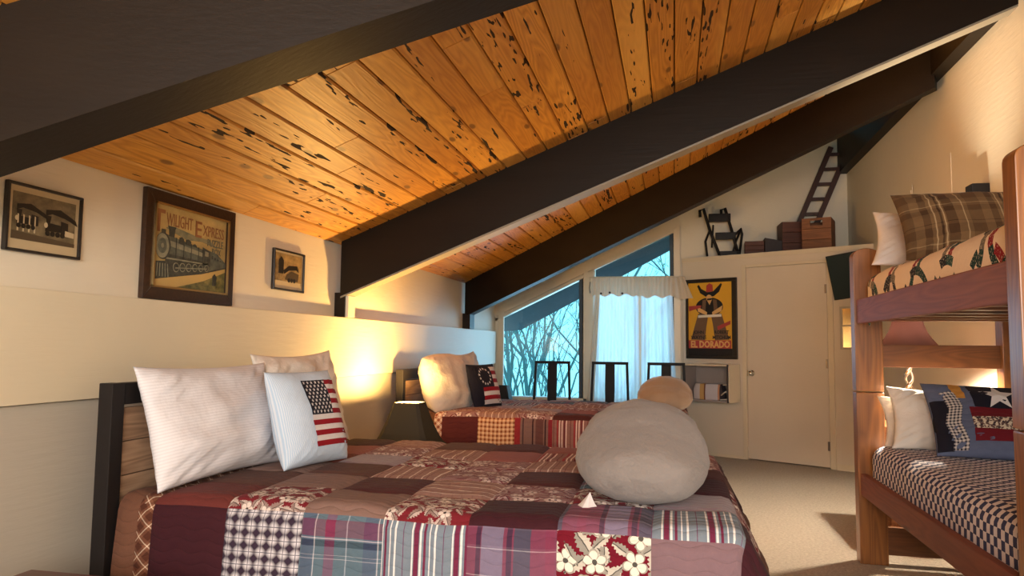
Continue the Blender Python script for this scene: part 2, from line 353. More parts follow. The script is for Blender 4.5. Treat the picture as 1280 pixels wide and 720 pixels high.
CHROME = plain('polished_nickel', (0.75, 0.72, 0.66), 0.18, 0.03, Metallic=1.0)
STEEL = plain('dull_steel', (0.32, 0.28, 0.24), 0.4, 0.1, Metallic=1.0)
BRASS = plain('aged_brass', (0.55, 0.38, 0.16), 0.35, 0.1, Metallic=1.0)
GLASSM = None
def glass_mat():
    t = NT('window_glass'); fr = t.n('Fresnel', {'IOR': 1.45}).outputs[0]
    tr = t.n('BsdfTransparent', {'Color': (0.93, 0.97, 1.0)}); gl = t.n('BsdfGlossy', {'Roughness': 0.02})
    mx = t.n('MixShader', {0: fr, 1: tr.outputs[0], 2: gl.outputs[0]}); t.t.links.new(mx.outputs[0], t.o.inputs[0]); return t.m
GLASSM = glass_mat()
def cloth(name, col, trans=0.0, wr=0.5, rough=0.85, tcol=None, scale=9, sheen=0.1):
    t = NT(name); co = t.coord(); a = t.noise(co, scale, 4, 0.6); b = t.noise(co, 500, 2)
    c = t.mix(a, tuple(x * 0.92 for x in col), tuple(min(1, x * 1.05) for x in col))
    nm = t.bump(t.math('ADD', a, t.math('MULTIPLY', b, 0.06)), wr, 0.03)
    m = t.pbr(c, rough, nm, Sheen_Weight=sheen)
    if trans:
        tl = t.n('BsdfTranslucent', {'Color': tcol or col}); mx = t.n('MixShader', {0: trans, 1: t.b.outputs[0], 2: tl.outputs[0]})
        t.t.links.new(mx.outputs[0], t.o.inputs[0])
    return m

# ================================================================== THE SETTING
XL, XR, YW, YB = -2.12, 1.894, 8.70, -3.0
SL = 0.40
cz = lambda x: 1.812 + SL * (x + 2.12)                 # sloping ceiling of the room
cz3 = lambda x: 1.812 + 0.485 * (x + 2.12)             # last bay, above the gable wall
struct(box('floor', (XL - 0.2, YB - 0.1, -0.12), (XR + 0.2, YW + 0.1, 0.0), CARPET))
g = G().prism([(XL, YB, 0), (XL, YW, 0), (XL, YW, 1.90), (XL, YB, 1.90)], (-0.12, 0, 0))
wl = struct(g.out('wall_left', CREAM))
board = box('ledge_board', (XL, YB, 0.962), (XL + 0.045, 8.55, 1.344), CREAM2, wl, bevel=0.003)
low = box('lower_panel', (XL, YB, 0.0), (XL + 0.02, 8.58, 0.958), LOWER, wl)
g = G().prism([(XR, YB, 0), (XR, YW + 0.1, 0), (XR, YW + 0.1, 3.2), (XR, YB, 3.2)], (0.12, 0, 0))
wr_ = struct(g.out('wall_right', CREAM))
box('wall_panel', (XR - 0.004, 5.58, 2.05), (XR, 8.3, 2.55), CREAM, wr_)
struct(box('wall_back', (XL - 0.1, YB - 0.12, 0), (XR + 0.1, YB, 3.6), CREAM))
# gable wall with its two slanted windows
gw = G(); T = (0, 0.12, 0)
def q(x0, z0, x1, z1): gw.box((x0, YW, z0), (x1, YW + 0.12, z1))
q(XL, 0, XR, 0.55)
q(XL, 0.55, -2.05, 1.51)
gw.prism([(XL, YW, 1.47), (-2.05, YW, 1.51), (-1.06, YW, 1.985), (-1.06, YW, cz3(-1.06)), (XL, YW, cz3(XL))], T)
gw.prism([(-1.06, YW, 0.55), (-0.915, YW, 0.55), (-0.915, YW, cz3(-0.915)), (-1.06, YW, cz3(-1.06))], T)
gw.prism([(-0.915, YW, 2.105), (-0.004, YW, 2.525), (-0.004, YW, cz3(-0.004)), (-0.915, YW, cz3(-0.915))], T)
gw.prism([(-0.004, YW, 0.55), (XR, YW, 0.55), (XR, YW, cz3(XR)), (-0.004, YW, cz3(-0.004))], T)
struct(gw.out('wall_gable', CREAM))
# window 1 (left)
g = G()
g.bar((-2.045, 8.69, 0.50), (-2.045, 8.69, 1.60), 0.07, 0.05, (0, 1, 0)); g.bar((-2.12, 8.69, 0.535), (-1.0, 8.69, 0.535), 0.06, 0.07)
w1 = struct(g.out('window_1', TRIMP, bevel=0.004))
G().prism([(-2.05, 8.66, 1.505), (-1.04, 8.66, 1.99), (-1.04, 8.66, 2.03), (-2.05, 8.66, 1.545)], (0, 0.08, 0)).out('window_frame', TRIMP, w1)
G().box((-1.10, 8.70, 0.56), (-1.05, 8.76, 1.98)).out('dark_jamb', plain('dark_blue_jamb', (0.02, 0.045, 0.07), 0.5), w1)
G().prism([(-2.05, 8.76, 0.55), (-1.06, 8.76, 0.55), (-1.06, 8.76, 1.985), (-2.05, 8.76, 1.51)], (0, 0.006, 0)).out('glass_pane', GLASSM, w1)
G().box((-2.05, 8.70, 0.55), (-1.06, 8.80, 0.575)).out('window_sill', plain('pale_sill', (0.6, 0.66, 0.68), 0.5), w1)
# window 2 (right): transom triangle over a tall curtained sash
g = G().box((-0.93, 8.65, 1.955), (0.0, 8.74, 2.0))
w2 = struct(g.out('window_2', TRIMP, bevel=0.004))
G().prism([(-0.93, 8.66, 2.075), (0.0, 8.66, 2.505), (0.0, 8.66, 2.545), (-0.93, 8.66, 2.115)], (0, 0.08, 0)).out('window_frame', TRIMP, w2)
G().box((-0.045, 8.70, 0.56), (0.0, 8.76, 2.52)).out('dark_jamb', bpy.data.materials['dark_blue_jamb'], w2)
G().prism([(-0.915, 8.76, 0.55), (-0.004, 8.76, 0.55), (-0.004, 8.76, 2.525), (-0.915, 8.76, 2.105)], (0, 0.006, 0)).out('glass_pane', GLASSM, w2)
G().box((-0.42, 8.70, 0.56), (-0.36, 8.76, 1.96)).out('mullion', TRIMP, w2)
G().box((-0.93, 8.70, 0.55), (0.0, 8.80, 0.575)).out('window_sill', bpy.data.materials['pale_sill'], w2)
# slanted trim boards and the jambs between and beside the windows
g = G().prism([(-2.12, 8.67, 1.52), (0.07, 8.67, 2.572), (0.07, 8.67, 2.70), (-2.12, 8.67, 1.645)], (0, 0.035, 0)); struct(g.out('trim_1', TRIMP))
g = G().box((-1.045, 8.66, 0.45), (-0.925, 8.70, 2.06)); struct(g.out('trim_2', TRIMP, bevel=0.003))
g = G().prism([(0.0, 8.655, 0.0), (0.075, 8.655, 0.0), (0.075, 8.655, 2.59), (0.0, 8.655, 2.55)], (0, 0.045, 0)); struct(g.out('trim_3', TRIMP, bevel=0.003))

# ceiling: backing boards and, on them, every plank
g = G()
g.prism([(XL, YB, cz(XL) + 0.03), (XR + 0.1, YB, cz(XR + 0.1) + 0.03), (XR + 0.1, YB, cz(XR + 0.1) + 0.13), (XL, YB, cz(XL) + 0.13)], (0, 10.4, 0))
g.prism([(XL, 6.6, cz3(XL) + 0.10), (XR + 0.1, 6.6, cz3(XR + 0.1) + 0.10), (XR + 0.1, 6.6, cz3(XR + 0.1) + 0.2), (XL, 6.6, cz3(XL) + 0.2)], (0, 2.3, 0))
ceil = struct(g.out('ceiling', plain('dark_roof_boards', (0.05, 0.025, 0.012), 0.8)))
rng = random.Random(3)
pitch = 0.1266
x = -0.9717 - 9 * pitch - 0.03
k = 0
def plank(x0, x1, y0, y1):
    x0 += 0.003; x1 -= 0.003; b = 0.005; e = 0.0015
    z = lambda xx, d: cz(xx) + d + 0.0
    v = [(x0, y0 + e, z(x0, 0.03)), (x1, y0 + e, z(x1, 0.03)), (x1, y1 - e, z(x1, 0.03)), (x0, y1 - e, z(x0, 0.03)),
         (x0, y0 + e, z(x0, 0.006)), (x1, y0 + e, z(x1, 0.006)), (x1, y1 - e, z(x1, 0.006)), (x0, y1 - e, z(x0, 0.006)),
         (x0 + b, y0 + e + 0.002, z(x0 + b, 0)), (x1 - b, y0 + e + 0.002, z(x1 - b, 0)), (x1 - b, y1 - e - 0.002, z(x1 - b, 0)), (x0 + b, y1 - e - 0.002, z(x0 + b, 0))]
    f = [(0, 1, 2, 3), (0, 4, 5, 1), (1, 5, 6, 2), (2, 6, 7, 3), (3, 7, 4, 0), (4, 8, 9, 5), (5, 9, 10, 6), (6, 10, 11, 7), (7, 11, 8, 4), (8, 11, 10, 9)]
    mesh('plank', v, f, PLANK, ceil)
while x < XR - 0.02:
    x1 = min(x + pitch, XR)
    if x1 > XL:
        xa = max(x, XL + 0.001)
        y = YB; cuts = [YB]
        n = rng.choice((2, 3, 3))
        cuts += sorted(rng.uniform(0.8 + i * 2.2, 2.9 + i * 2.2) for i in range(n)) + [7.35]
        for a, b in zip(cuts, cuts[1:]): plank(xa, x1, a, b)
    x += pitch

# beams: dark faces, each running from the left wall up to the ridge beam
def beam(p_lo, p_hi, width, soffit=None, z0=1.46):
    """p_lo, p_hi: plan points of the near bottom edge"""
    a = Vector(p_lo); b = Vector(p_hi); d = (b - a).normalized(); nrm = Vector((-d.y, d.x))
    zl = lambda xx: z0 + SL * (xx + 2.12)
    c = [a, b, b + nrm * width, a + nrm * width]
    g = G().hexa([(p.x, p.y, zl(p.x)) for p in c] + [(p.x, p.y, cz(p.x) + 0.02) for p in c])
    o = struct(g.out('trim_beam', BEAM))
    if soffit:
        h = 0.012; e = 0.004
        c2 = [a + nrm * e, b + nrm * e, b + nrm * (width + e), a + nrm * (width + e)]
        G().hexa([(p.x, p.y, zl(p.x) - h) for p in c2] + [(p.x, p.y, zl(p.x)) for p in c2]).out('soffit', soffit, o)
    return o
d1 = (Vector((-0.402, 1.995)) - Vector((-1.757, 1.599))).normalized()
far0 = Vector((-1.757, 1.599)); n1 = Vector((-d1.y, d1.x))
near0 = far0 - n1 * 0.165
b1 = beam(near0 + d1 * (-0.36), near0 + d1 * 3.75, 0.165); b1.name = 'trim_1_beam'
b2 = beam((-2.08, 4.34), (1.82, 4.315), 0.125, SOFFIT)
b3 = beam((-2.10, 7.28), (1.82, 5.62), 0.16)
box('beam_end_block', (-2.119, 4.345, 1.344), (-2.05, 4.46, 1.50), BEAM, b2)
G().box((-2.05, 4.36, 1.344), (-2.03, 4.46, 1.48)).out('block_face', CREAM, b2)
box('beam_end_block', (-2.119, 7.27, 1.344), (-2.04, 7.44, 1.50), BEAM, b3)
struct(box('trim_ridge_beam', (1.80, YB, 3.13), (2.0, YW, 3.80), BEAM))
for i, o in enumerate((b1, b2, b3)): o.name = 'trim_%d' % (4 + i)
bpy.data.objects['trim_ridge_beam'].name = 'trim_7'

# diagonal closet wall in its own frame: x along the wall, -y into the room
CL = Vector((0.762, 8.274, 0)); CA = math.atan2(7.854 - 8.274, 1.499 - 0.762)
cl = bpy.data.objects.new('wall_closet', None)
g = G().box((-0.76, 0, 0), (-0.0, 0.09, 2.15)).box((0.847, 0, 0), (1.33, 0.09, 2.15)).box((0, 0, 2.045), (0.847, 0.09, 2.15))
cl = struct(g.out('wall_closet', WHITEP)); cl.location = CL; cl.rotation_euler = (0, 0, CA)
# loft floor over the closet, a wedge back to the gable wall
Rz = Matrix.Rotation(-CA, 4, 'Z')
inv = lambda p: Rz @ (Vector(p) - CL)
pA = inv((0.102, 8.65, 2.15)); pB = inv((1.893, 7.64, 2.15)); pC = inv((1.893, 8.69, 2.15)); pD = inv((0.102, 8.69, 2.15))
G().prism([(-0.765, -0.012, 2.15), (1.30, -0.012, 2.15), pC, pD], (0, 0, 0.046)).out('loft_shelf', TRIMP, cl, bevel=0.002)
st = struct(box('baseboard_closet', (-0.70, -0.012, 0), (-0.035, 0, 0.03), TRIMP)); st.location = CL; st.rotation_euler = (0, 0, CA)
st = struct(box('baseboard_closet_right', (0.91, -0.012, 0), (1.30, 0, 0.06), TRIMP)); st.location = CL; st.rotation_euler = (0, 0, CA)
g = G().box((0.003, 0.004, 0.012), (0.843, 0.042, 2.042))
dr = struct(g.out('door_1', WHITEP, bevel=0.003)); dr.location = CL; dr.rotation_euler = (0, 0, CA)
g = G().box((-0.045, -0.014, 0), (-0.004, 0.05, 2.075)).box((0.85, -0.014, 0), (0.905, 0.05, 2.075)).box((-0.004, -0.010, 2.046), (0.85, 0.05, 2.075))
g.out('door_frame', TRIMP, dr, bevel=0.003)
kn = G().lathe([(0.0, 0.062), (0.016, 0.062), (0.026, 0.052), (0.029, 0.040), (0.024, 0.028), (0.012, 0.020), (0.010, 0.008), (0.031, 0.006), (0.033, 0.0)], 20, m=Matrix.Translation((0.05, 0.004, 0.912)) @ Matrix.Rotation(PI/2, 4, 'X'))
kn.out('door_knob', CHROME, dr, smooth=True)
G().box((0.0, -0.002, 0.88), (0.006, 0.004, 0.945)).out('latch_plate', BRASS, dr)
for z in (1.78, 1.03, 0.22):
    G().tube([(0.848, -0.004, z - 0.045), (0.848, -0.004, z + 0.045)], 0.008, 8).box((0.822, 0.001, z - 0.045), (0.848, 0.005, z + 0.045)).out('hinge', STEEL, dr)

# ------------------------------------------------------------------ things on the closet wall
def on_closet(x, y, z): return CL + Matrix.Rotation(CA, 3, 'Z') @ Vector((x, y, z))
def cthing(name, label, cat, x=0, y=0, z=0): return thing(name, label, cat, on_closet(x, y, z), CA)
def flat(parent, name, poly, mat, y, th=0.0012):
    """flat print: polygon of (x, z) at depth y, raised by th towards the viewer"""
    return G().prism([(a, y, b) for a, b in poly], (0, -th, 0)).out(name, mat, parent)
def ell(cx, cy, rx, ry, n=20, a0=0, a1=360, rot=0):
    p = []
    for i in range(n + (0 if a1 - a0 >= 360 else 1)):
        t = math.radians(a0 + (a1 - a0) * i / n); ex, ey = rx * math.cos(t), ry * math.sin(t)
        c, s = math.cos(math.radians(rot)), math.sin(math.radians(rot)); p.append((cx + ex*c - ey*s, cy + ex*s + ey*c))
    return p
def letters(text, size, mat, name='lettering', width=None, bold=0.0, depth=0.0006):
    """returns a mesh object lying in x-z, centred on x"""
    cu = bpy.data.curves.new('text', 'FONT'); cu.body = text; cu.size = size; cu.align_x = 'CENTER'; cu.extrude = depth; cu.offset = bold; cu.resolution_u = 2
    o = bpy.data.objects.new('text', cu); COL.objects.link(o)
    dg = bpy.context.evaluated_depsgraph_get(); me = bpy.data.meshes.new_from_object(o.evaluated_get(dg))
    bpy.data.objects.remove(o); bpy.data.curves.remove(cu)
    me.materials.clear(); me.materials.append(mat)
    xs = [v.co.x for v in me.vertices]; sx = 1.0
    if width and xs: sx = width / (max(xs) - min(xs))
    for v in me.vertices: v.co = Vector((v.co.x * sx, -v.co.z, v.co.y))
    return link(bpy.data.objects.new(name, me))
INK = lambda n, c, r=0.5: plain(n, c, r, 0.04)
pr = lambda n, r, g_, b: INK(n, S(r, g_, b), 0.45)
P_YEL = pr('print_yellow', 226, 170, 48); P_BLK = pr('print_black', 22, 20, 24); P_RED = pr('print_red', 176, 62, 58); P_BRN = pr('print_brown', 112, 84, 62); P_SKIN = pr('print_buff', 226, 178, 110); P_WHT = pr('print_white', 230, 222, 206)

# framed poster
po = cthing('framed_poster', 'black framed yellow poster of a rider reading EL DORADO, above the shelf box', 'poster', -0.405, -0.002, 1.50)
w, h = 0.61, 0.89
G().box((-w/2, -0.012, -h/2), (w/2, 0.0, h/2)).out('backing', P_BLK, po)
g = G(); b = 0.036
g.box((-w/2, -0.028, -h/2), (w/2, 0, -h/2 + b)); g.box((-w/2, -0.028, h/2 - b), (w/2, 0, h/2)); g.box((-w/2, -0.028, -h/2 + b), (-w/2 + b*0.6, 0, h/2 - b)); g.box((w/2 - b*1.5, -0.028, -h/2 + b), (w/2, 0, h/2 - b))
g.out('frame', FRAMEB, po, bevel=0.003)
ox = -0.015
P = lambda pts: [(ox + a * 0.25, c * 0.40) for a, c in pts]
flat(po, 'print', [(ox-0.262, -0.405), (ox+0.268, -0.405), (ox+0.268, 0.405), (ox-0.262, 0.405)], P_YEL, -0.012)
flat(po, 'base_band', [(ox-0.262, -0.405), (ox+0.268, -0.405), (ox+0.268, -0.33), (ox-0.262, -0.33)], P_BLK, -0.0133)
flat(po, 'red_strip', [(ox-0.262, -0.33), (ox+0.25, -0.33), (ox+0.25, -0.24), (ox-0.262, -0.24)], P_RED, -0.0133, 0.0006)
# a plain stand-in figure: hat, head, dark shirt, vest, brown chaps
flat(po, 'shirt', P(ell(-0.02, 0.33, 0.66, 0.26, 26)), P_BLK, -0.0135)
flat(po, 'hat_brim', P([(-0.60, 0.92), (-0.52, 0.96), (-0.40, 0.84), (-0.1, 0.74), (0.18, 0.76), (0.42, 0.90), (0.55, 0.98), (0.60, 0.94), (0.46, 0.74), (0.2, 0.62), (-0.14, 0.60), (-0.45, 0.72)]), P_BLK, -0.0147)
flat(po, 'hat_crown', P([(-0.16, 0.74), (-0.14, 0.93), (0.0, 0.99), (0.15, 0.94), (0.17, 0.76)]), P_RED, -0.0160)
flat(po, 'face', P(ell(-0.02, 0.58, 0.14, 0.09, 16)), P_SKIN, -0.0160)
flat(po, 'moustache', P([(-0.12, 0.56), (0.12, 0.57), (0.10, 0.52), (-0.10, 0.51)]), P_BLK, -0.0172)
flat(po, 'collar', P([(-0.14, 0.53), (0.12, 0.53), (0.0, 0.38)]), P_SKIN, -0.0150)
for sx in (-1, 1):
    flat(po, 'vest', P([(sx*0.16, 0.54), (sx*0.34, 0.52), (sx*0.40, 0.12), (sx*0.22, 0.10)]), P_BRN, -0.0150)
    flat(po, 'trouser_leg', P([(sx*0.06, 0.12), (sx*0.56, 0.14), (sx*0.92, -0.58), (sx*0.24, -0.60), (sx*0.16, -0.2)]), P_BRN, -0.0150)
    flat(po, 'forearm', P([(sx*0.62, 0.36), (sx*0.56, 0.20), (sx*0.14, 0.10), (sx*0.12, 0.18)]), P_SKIN, -0.0162)
flat(po, 'belt', P([(-0.56, 0.10), (0.56, 0.12), (0.56, 0.05), (-0.56, 0.03)]), P_WHT, -0.0165)
flat(po, 'sash', P([(0.36, -0.22), (0.98, -0.06), (0.98, -0.16), (0.40, -0.32)]), P_RED, -0.0165)
flat(po, 'scarf', P([(-1.02, 0.36), (-0.40, 0.38), (-0.42, 0.31), (-1.0, 0.22)]), P_RED, -0.0165)
def put(o, parent, x, y, z, rot=None):
    o.parent = parent; o.location = (x, y, z)
    if rot: o.rotation_euler = rot
    return o
put(letters('EL DORADO', 0.10, P_SKIN, width=0.47, bold=0.004), po, ox, -0.0150, -0.318)
for dx, tx in ((-0.135, 'JOHN'), (0.14, 'ROBERT')): put(letters(tx, 0.052, P_BLK, width=0.13 if dx < 0 else 0.17, bold=0.001), po, ox + dx, -0.0172, -0.168)
for dx, tx in ((-0.135, 'WAYNE'), (0.14, 'MITCHUM')): put(letters(tx, 0.055, P_BLK, width=0.19 if dx < 0 else 0.21, bold=0.001), po, ox + dx, -0.0172, -0.226)

# shelf box with a bag in it
sb = cthing('shelf_box', 'grey open fronted shelf box with a cream side, under the poster', 'shelf', -0.345, 0, 0.60)
GREYIN = plain('shelf_grey', (0.32, 0.29, 0.28), 0.6); e = 0.26
G().box((-0.265, -0.01, 0), (0.265, 0, 0.40)).out('back_panel', GREYIN, sb)
G().box((-0.265, -e, 0), (0.265, -0.01, 0.018)).out('bottom_panel', GREYIN, sb, bevel=0.002)
G().box((-0.265, -e, 0.382), (0.265, -0.01, 0.40)).out('top_panel', TRIMP, sb, bevel=0.002)
G().box((-0.265, -e, 0.018), (-0.250, -0.01, 0.382)).out('side_panel', GREYIN, sb)
G().box((0.250, -e, 0.0), (0.268, -0.01, 0.40)).out('side_panel', CREAM, sb)
G().box((0.240, -e - 0.008, 0.0), (0.256, -e, 0.40)).out('front_edge', plain('dark_edge', (0.05, 0.045, 0.05), 0.5), sb)
bg = cthing('striped_bag', 'white bag with tan and grey stripes and a pale loop handle in the shelf box', 'bag', -0.36, -0.15, 0.618)
tt = NT('bag_stripes'); co = tt.coord(); sx_ = tt.n('SeparateXYZ', {0: co}).outputs[0]
bs = tt.ramp(tt.math('ADD', tt.math('MULTIPLY', sx_, 2.4), 0.5), [(0, S(206, 200, 204)), (0.30, S(200, 160, 100)), (0.42, S(120, 70, 50)), (0.46, S(200, 196, 204)), (0.80, S(190, 140, 110)), (0.84, S(60, 50, 56))], 'CONSTANT')
tt.pbr(bs, 0.8)
def soft_box(w, d, h, n=10, bulge=0.12):
    v = []; f = []; rows = n
    for j in range(rows + 1):
        t = j / rows; z = h * t; s = 1 - 0.12 * t
        for k in range(24):
            a = 2 * PI * k / 24; c, sn = math.cos(a), math.sin(a)
            ex = 0.45
            px = math.copysign(abs(c) ** ex, c) * w / 2; py = math.copysign(abs(sn) ** ex, sn) * d / 2
            b = 1 + bulge * math.sin(PI * t)
            v.append((px * s * b + 0.006 * math.sin(5*a + 7*t), py * s * b, z))
    for j in range(rows):
        for k in range(24): f.append((j*24+k, j*24+(k+1) % 24, (j+1)*24+(k+1) % 24, (j+1)*24+k))
    f.append(tuple(reversed(range(24)))); f.append(tuple(rows*24 + k for k in range(24)))
    return v, f
v, f = soft_box(0.34, 0.14, 0.17); mesh('body', v, f, tt.m, bg, True)
G().tube([(0.15, -0.05, 0.05), (0.22, -0.06, 0.10), (0.245, -0.06, 0.06), (0.23, -0.06, 0.015), (0.15, -0.06, 0.008)], 0.008, 8).out('loop_handle', P_WHT, bg, True)
G().tube([(0.14, 0.0, 0.16), (0.20, 0.0, 0.165), (0.24, -0.02, 0.12), (0.235, -0.03, 0.06)], 0.007, 8).out('loop_handle', P_WHT, bg, True)
cb = G().tube([(-0.24, -0.20, 0.005), (-0.1, -0.18, 0.007), (0.02, -0.12, 0.02), (0.15, -0.16, 0.012), (0.22, -0.1, 0.006)], 0.006, 6).out('cable', P_WHT, None, True); cb.location = on_closet(-0.345, 0, 1.001); cb.rotation_euler = (0, 0, CA)
tag(cb, 'thin pale cable lying loose on top of the shelf box', 'cable')

# black screen and the small mirror right of the door
tv = cthing('television', 'black television tilted on the wall beside the upper bunk post', 'television', 1.13, -0.085, 1.90)
mt = Matrix.Rotation(math.radians(-7), 4, 'Y') @ Matrix.Rotation(math.radians(10), 4, 'X')
SCREEN = plain('dark_screen', (0.010, 0.024, 0.028), 0.55, 0.05, Specular_IOR_Level=0.2)
G().box((-0.215, -0.03, -0.22), (0.13, 0.0, 0.22), mt).out('casing', BLACK, tv, bevel=0.004)
G().box((-0.205, -0.033, -0.21), (0.12, -0.03, 0.21), mt).out('screen', SCREEN, tv)
G().box((-0.04, 0.0, -0.04), (0.04, 0.083, 0.04)).out('wall_bracket', BLACK, tv)
mi = cthing('wall_mirror', 'small pale framed mirror beneath the black television', 'mirror', 1.09, -0.002, 1.385)
g = G(); 
for lo, hi in (((-0.12, -0.02, -0.21), (-0.10, 0, 0.21)), ((0.10, -0.02, -0.21), (0.12, 0, 0.21)), ((-0.10, -0.02, -0.21), (0.10, 0, -0.19)), ((-0.10, -0.02, 0.19), (0.10, 0, 0.21)), ((-0.10, -0.018, 0.015), (0.10, 0, 0.03))): g.box(lo, hi)
g.out('frame', plain('pale_frame', (0.5, 0.44, 0.33), 0.5), mi, bevel=0.002)
G().box((-0.10, -0.006, -0.19), (0.10, -0.001, 0.19)).out('mirror_glass', plain('mirror_glass', (0.75, 0.72, 0.66), 0.12, 0.02, Metallic=1.0), mi)

# ------------------------------------------------------------------ pictures on the left wall
def picture(name, label, y0, y1, z0, z1, fw, fmat, lean=0.0, depth=0.018):
    """root on the wall; local x runs along the wall (towards the far end), y into the wall, z up"""
    o = thing(name, label, 'picture', (XL + 0.002, (y0 + y1) / 2, (z0 + z1) / 2), PI / 2)
    # local +x -> world +y, local +y -> world -x (into the wall)
    w, h = y1 - y0, z1 - z0
    for a, b in (((-w/2, -h/2), (w/2, -h/2)), ((w/2, -h/2), (w/2, h/2)), ((w/2, h/2), (-w/2, h/2)), ((-w/2, h/2), (-w/2, -h/2))):
        dx, dz = b[0] - a[0], b[1] - a[1]; L = math.hypot(dx, dz); ux, uz = dx / L, dz / L; nx, nz = -uz, ux
        A = (a[0], a[1]); B = (b[0], b[1]); Bi = (b[0] + nx*fw - ux*fw, b[1] + nz*fw - uz*fw); Ai = (a[0] + nx*fw + ux*fw, a[1] + nz*fw + uz*fw)
        G().prism([(p[0], 0, p[1]) for p in (A, B, Bi, Ai)], (0, -depth, 0)).out('frame_side', fmat, o, bevel=0.003)
    G().box((-w/2 + fw*0.5, -0.006, -h/2 + fw*0.5), (w/2 - fw*0.5, -0.001, h/2 - fw*0.5)).out('backing', P_BLK, o)
    return o, w - 2*fw, h - 2*fw
def sepia_mat(name, lo, hi, sc=7.0, seed=0.0):
    t = NT(name); co = t.coord(); a = t.noise(t.scale(co, (1, 1, 1.6), loc=(seed, 0, seed)), sc, 6, 0.65); b = t.noise(co, 60, 3)
    f = t.ramp(t.math('ADD', t.math('MULTIPLY', a, 0.85), t.math('MULTIPLY', b, 0.2)), [(0.32, (0, 0, 0)), (0.72, (1, 1, 1))])
    return t.pbr(t.mix(f, lo, hi), 0.5)
MATC = pr('mat_board_cream', 196, 176, 138)
SEP1 = sepia_mat('sepia_print_dark', S(34, 28, 22), S(150, 134, 100)); SEP2 = sepia_mat('sepia_print_warm', S(60, 46, 28), S(190, 160, 104), 9, 3.3)
SEPD = pr('sepia_ink', 30, 25, 20); SEPL = pr('sepia_light', 206, 188, 150); SEPM = pr('sepia_mid', 84, 70, 50)
pic, w, h = picture('framed_print', 'small sepia print of steam trains in a thin dark frame, nearest the near beam', 1.944, 2.255, 1.463, 1.692, 0.010, FRAMEB)
flat(pic, 'mat_board', [(-w/2, -h/2), (w/2, -h/2), (w/2, h/2), (-w/2, h/2)], MATC, -0.007)
pw, ph = w/2 - 0.016, h/2 - 0.020
flat(pic, 'print', [(-pw, -ph + 0.012), (pw, -ph + 0.012), (pw, ph), (-pw, ph)], SEP1, -0.0085)
def engine_small(pic, cx, cz_, s, ink, light):
    flat(pic, 'boiler', [(cx - 0.05*s, cz_ - 0.012*s), (cx + 0.03*s, cz_ - 0.008*s), (cx + 0.03*s, cz_ + 0.020*s), (cx - 0.05*s, cz_ + 0.024*s)], ink, -0.0100)
    flat(pic, 'chimney', [(cx - 0.045*s, cz_ + 0.02*s), (cx - 0.030*s, cz_ + 0.02*s), (cx - 0.024*s, cz_ + 0.052*s), (cx - 0.052*s, cz_ + 0.052*s)], ink, -0.0102)
    flat(pic, 'cab', [(cx + 0.028*s, cz_ - 0.014*s), (cx + 0.062*s, cz_ - 0.010*s), (cx + 0.062*s, cz_ + 0.034*s), (cx + 0.026*s, cz_ + 0.038*s)], ink, -0.0104)
    flat(pic, 'headlamp', ell(cx - 0.05*s, cz_ + 0.012*s, 0.009*s, 0.011*s, 12), light, -0.0110)
    for k in range(4): flat(pic, 'wheel', ell(cx + (-0.04 + 0.025*k)*s, cz_ - 0.020*s, 0.011*s, 0.011*s, 12), ink, -0.0112)
    flat(pic, 'smoke', [(cx - 0.05*s, cz_ + 0.05*s), (cx - 0.02*s, cz_ + 0.062*s), (cx + 0.05*s, cz_ + 0.052*s), (cx + 0.11*s, cz_ + 0.030*s), (cx + 0.10*s, cz_ + 0.052*s), (cx + 0.02*s, cz_ + 0.085*s), (cx - 0.05*s, cz_ + 0.075*s)], ink, -0.0100)
engine_small(pic, -0.075, -0.012, 0.75, SEPD, SEPL); engine_small(pic, 0.045, -0.020, 0.85, SEPD, SEPL)
flat(pic, 'track', [(-pw, -ph + 0.012), (-pw, -0.045), (pw, -0.060), (pw, -ph + 0.012)], SEPM, -0.0098)
for k in range(4): flat(pic, 'station_post', [(-0.11 + 0.022*k, -0.045), (-0.105 + 0.022*k, -0.045), (-0.105 + 0.022*k, 0.01), (-0.11 + 0.022*k, 0.012)], SEPL, -0.0105)
flat(pic, 'station_wall', [(0.085, -0.038), (0.125, -0.040), (0.125, -0.022), (0.085, -0.018)], SEPL, -0.0105)

pic, w, h = picture('framed_poster_print', 'large dark framed train poster lettered TWILIGHT EXPRESS on the left wall', 2.575, 3.195, 1.349, 1.806, 0.052, FRAMEW, depth=0.024)
G().box((-w/2 - 0.002, -0.030, h/2 - 0.006), (w/2 + 0.002, -0.022, h/2 + 0.002)).box((-w/2 - 0.002, -0.030, -h/2 - 0.002), (w/2 + 0.002, -0.022, -h/2 + 0.006)).box((-w/2 - 0.002, -0.030, -h/2), (-w/2 + 0.006, -0.022, h/2)).box((w/2 - 0.006, -0.030, -h/2), (w/2 + 0.002, -0.022, h/2)).out('inner_slip', BRASS, pic)
SKYP = sepia_mat('poster_sky', S(150, 128, 78), S(206, 176, 112), 3.0, 8.0); P_ENG = sepia_mat('print_engine_grey', S(62, 68, 62), S(104, 108, 94), 30, 1.0); P_ENGD = sepia_mat('print_engine_dark', S(30, 34, 32), S(74, 76, 66), 40, 4.0); P_ENGL = sepia_mat('print_engine_light', S(104, 106, 92), S(150, 148, 122), 30, 6.0); P_RUST = pr('print_rust', 142, 92, 56); P_GRASS = sepia_mat('poster_grass', S(50, 58, 34), S(150, 138, 80), 26, 2.0); P_PATH = pr('print_path', 196, 164, 96); P_SMOKE = sepia_mat('print_smoke', S(84, 90, 76), S(150, 142, 106), 16, 5.0)
hw, hh = w/2, h/2
flat(pic, 'print', [(-hw, -hh), (hw, -hh), (hw, hh), (-hw, hh)], SKYP, -0.007)
Q = lambda pts: [(a * hw, c * hh) for a, c in pts]
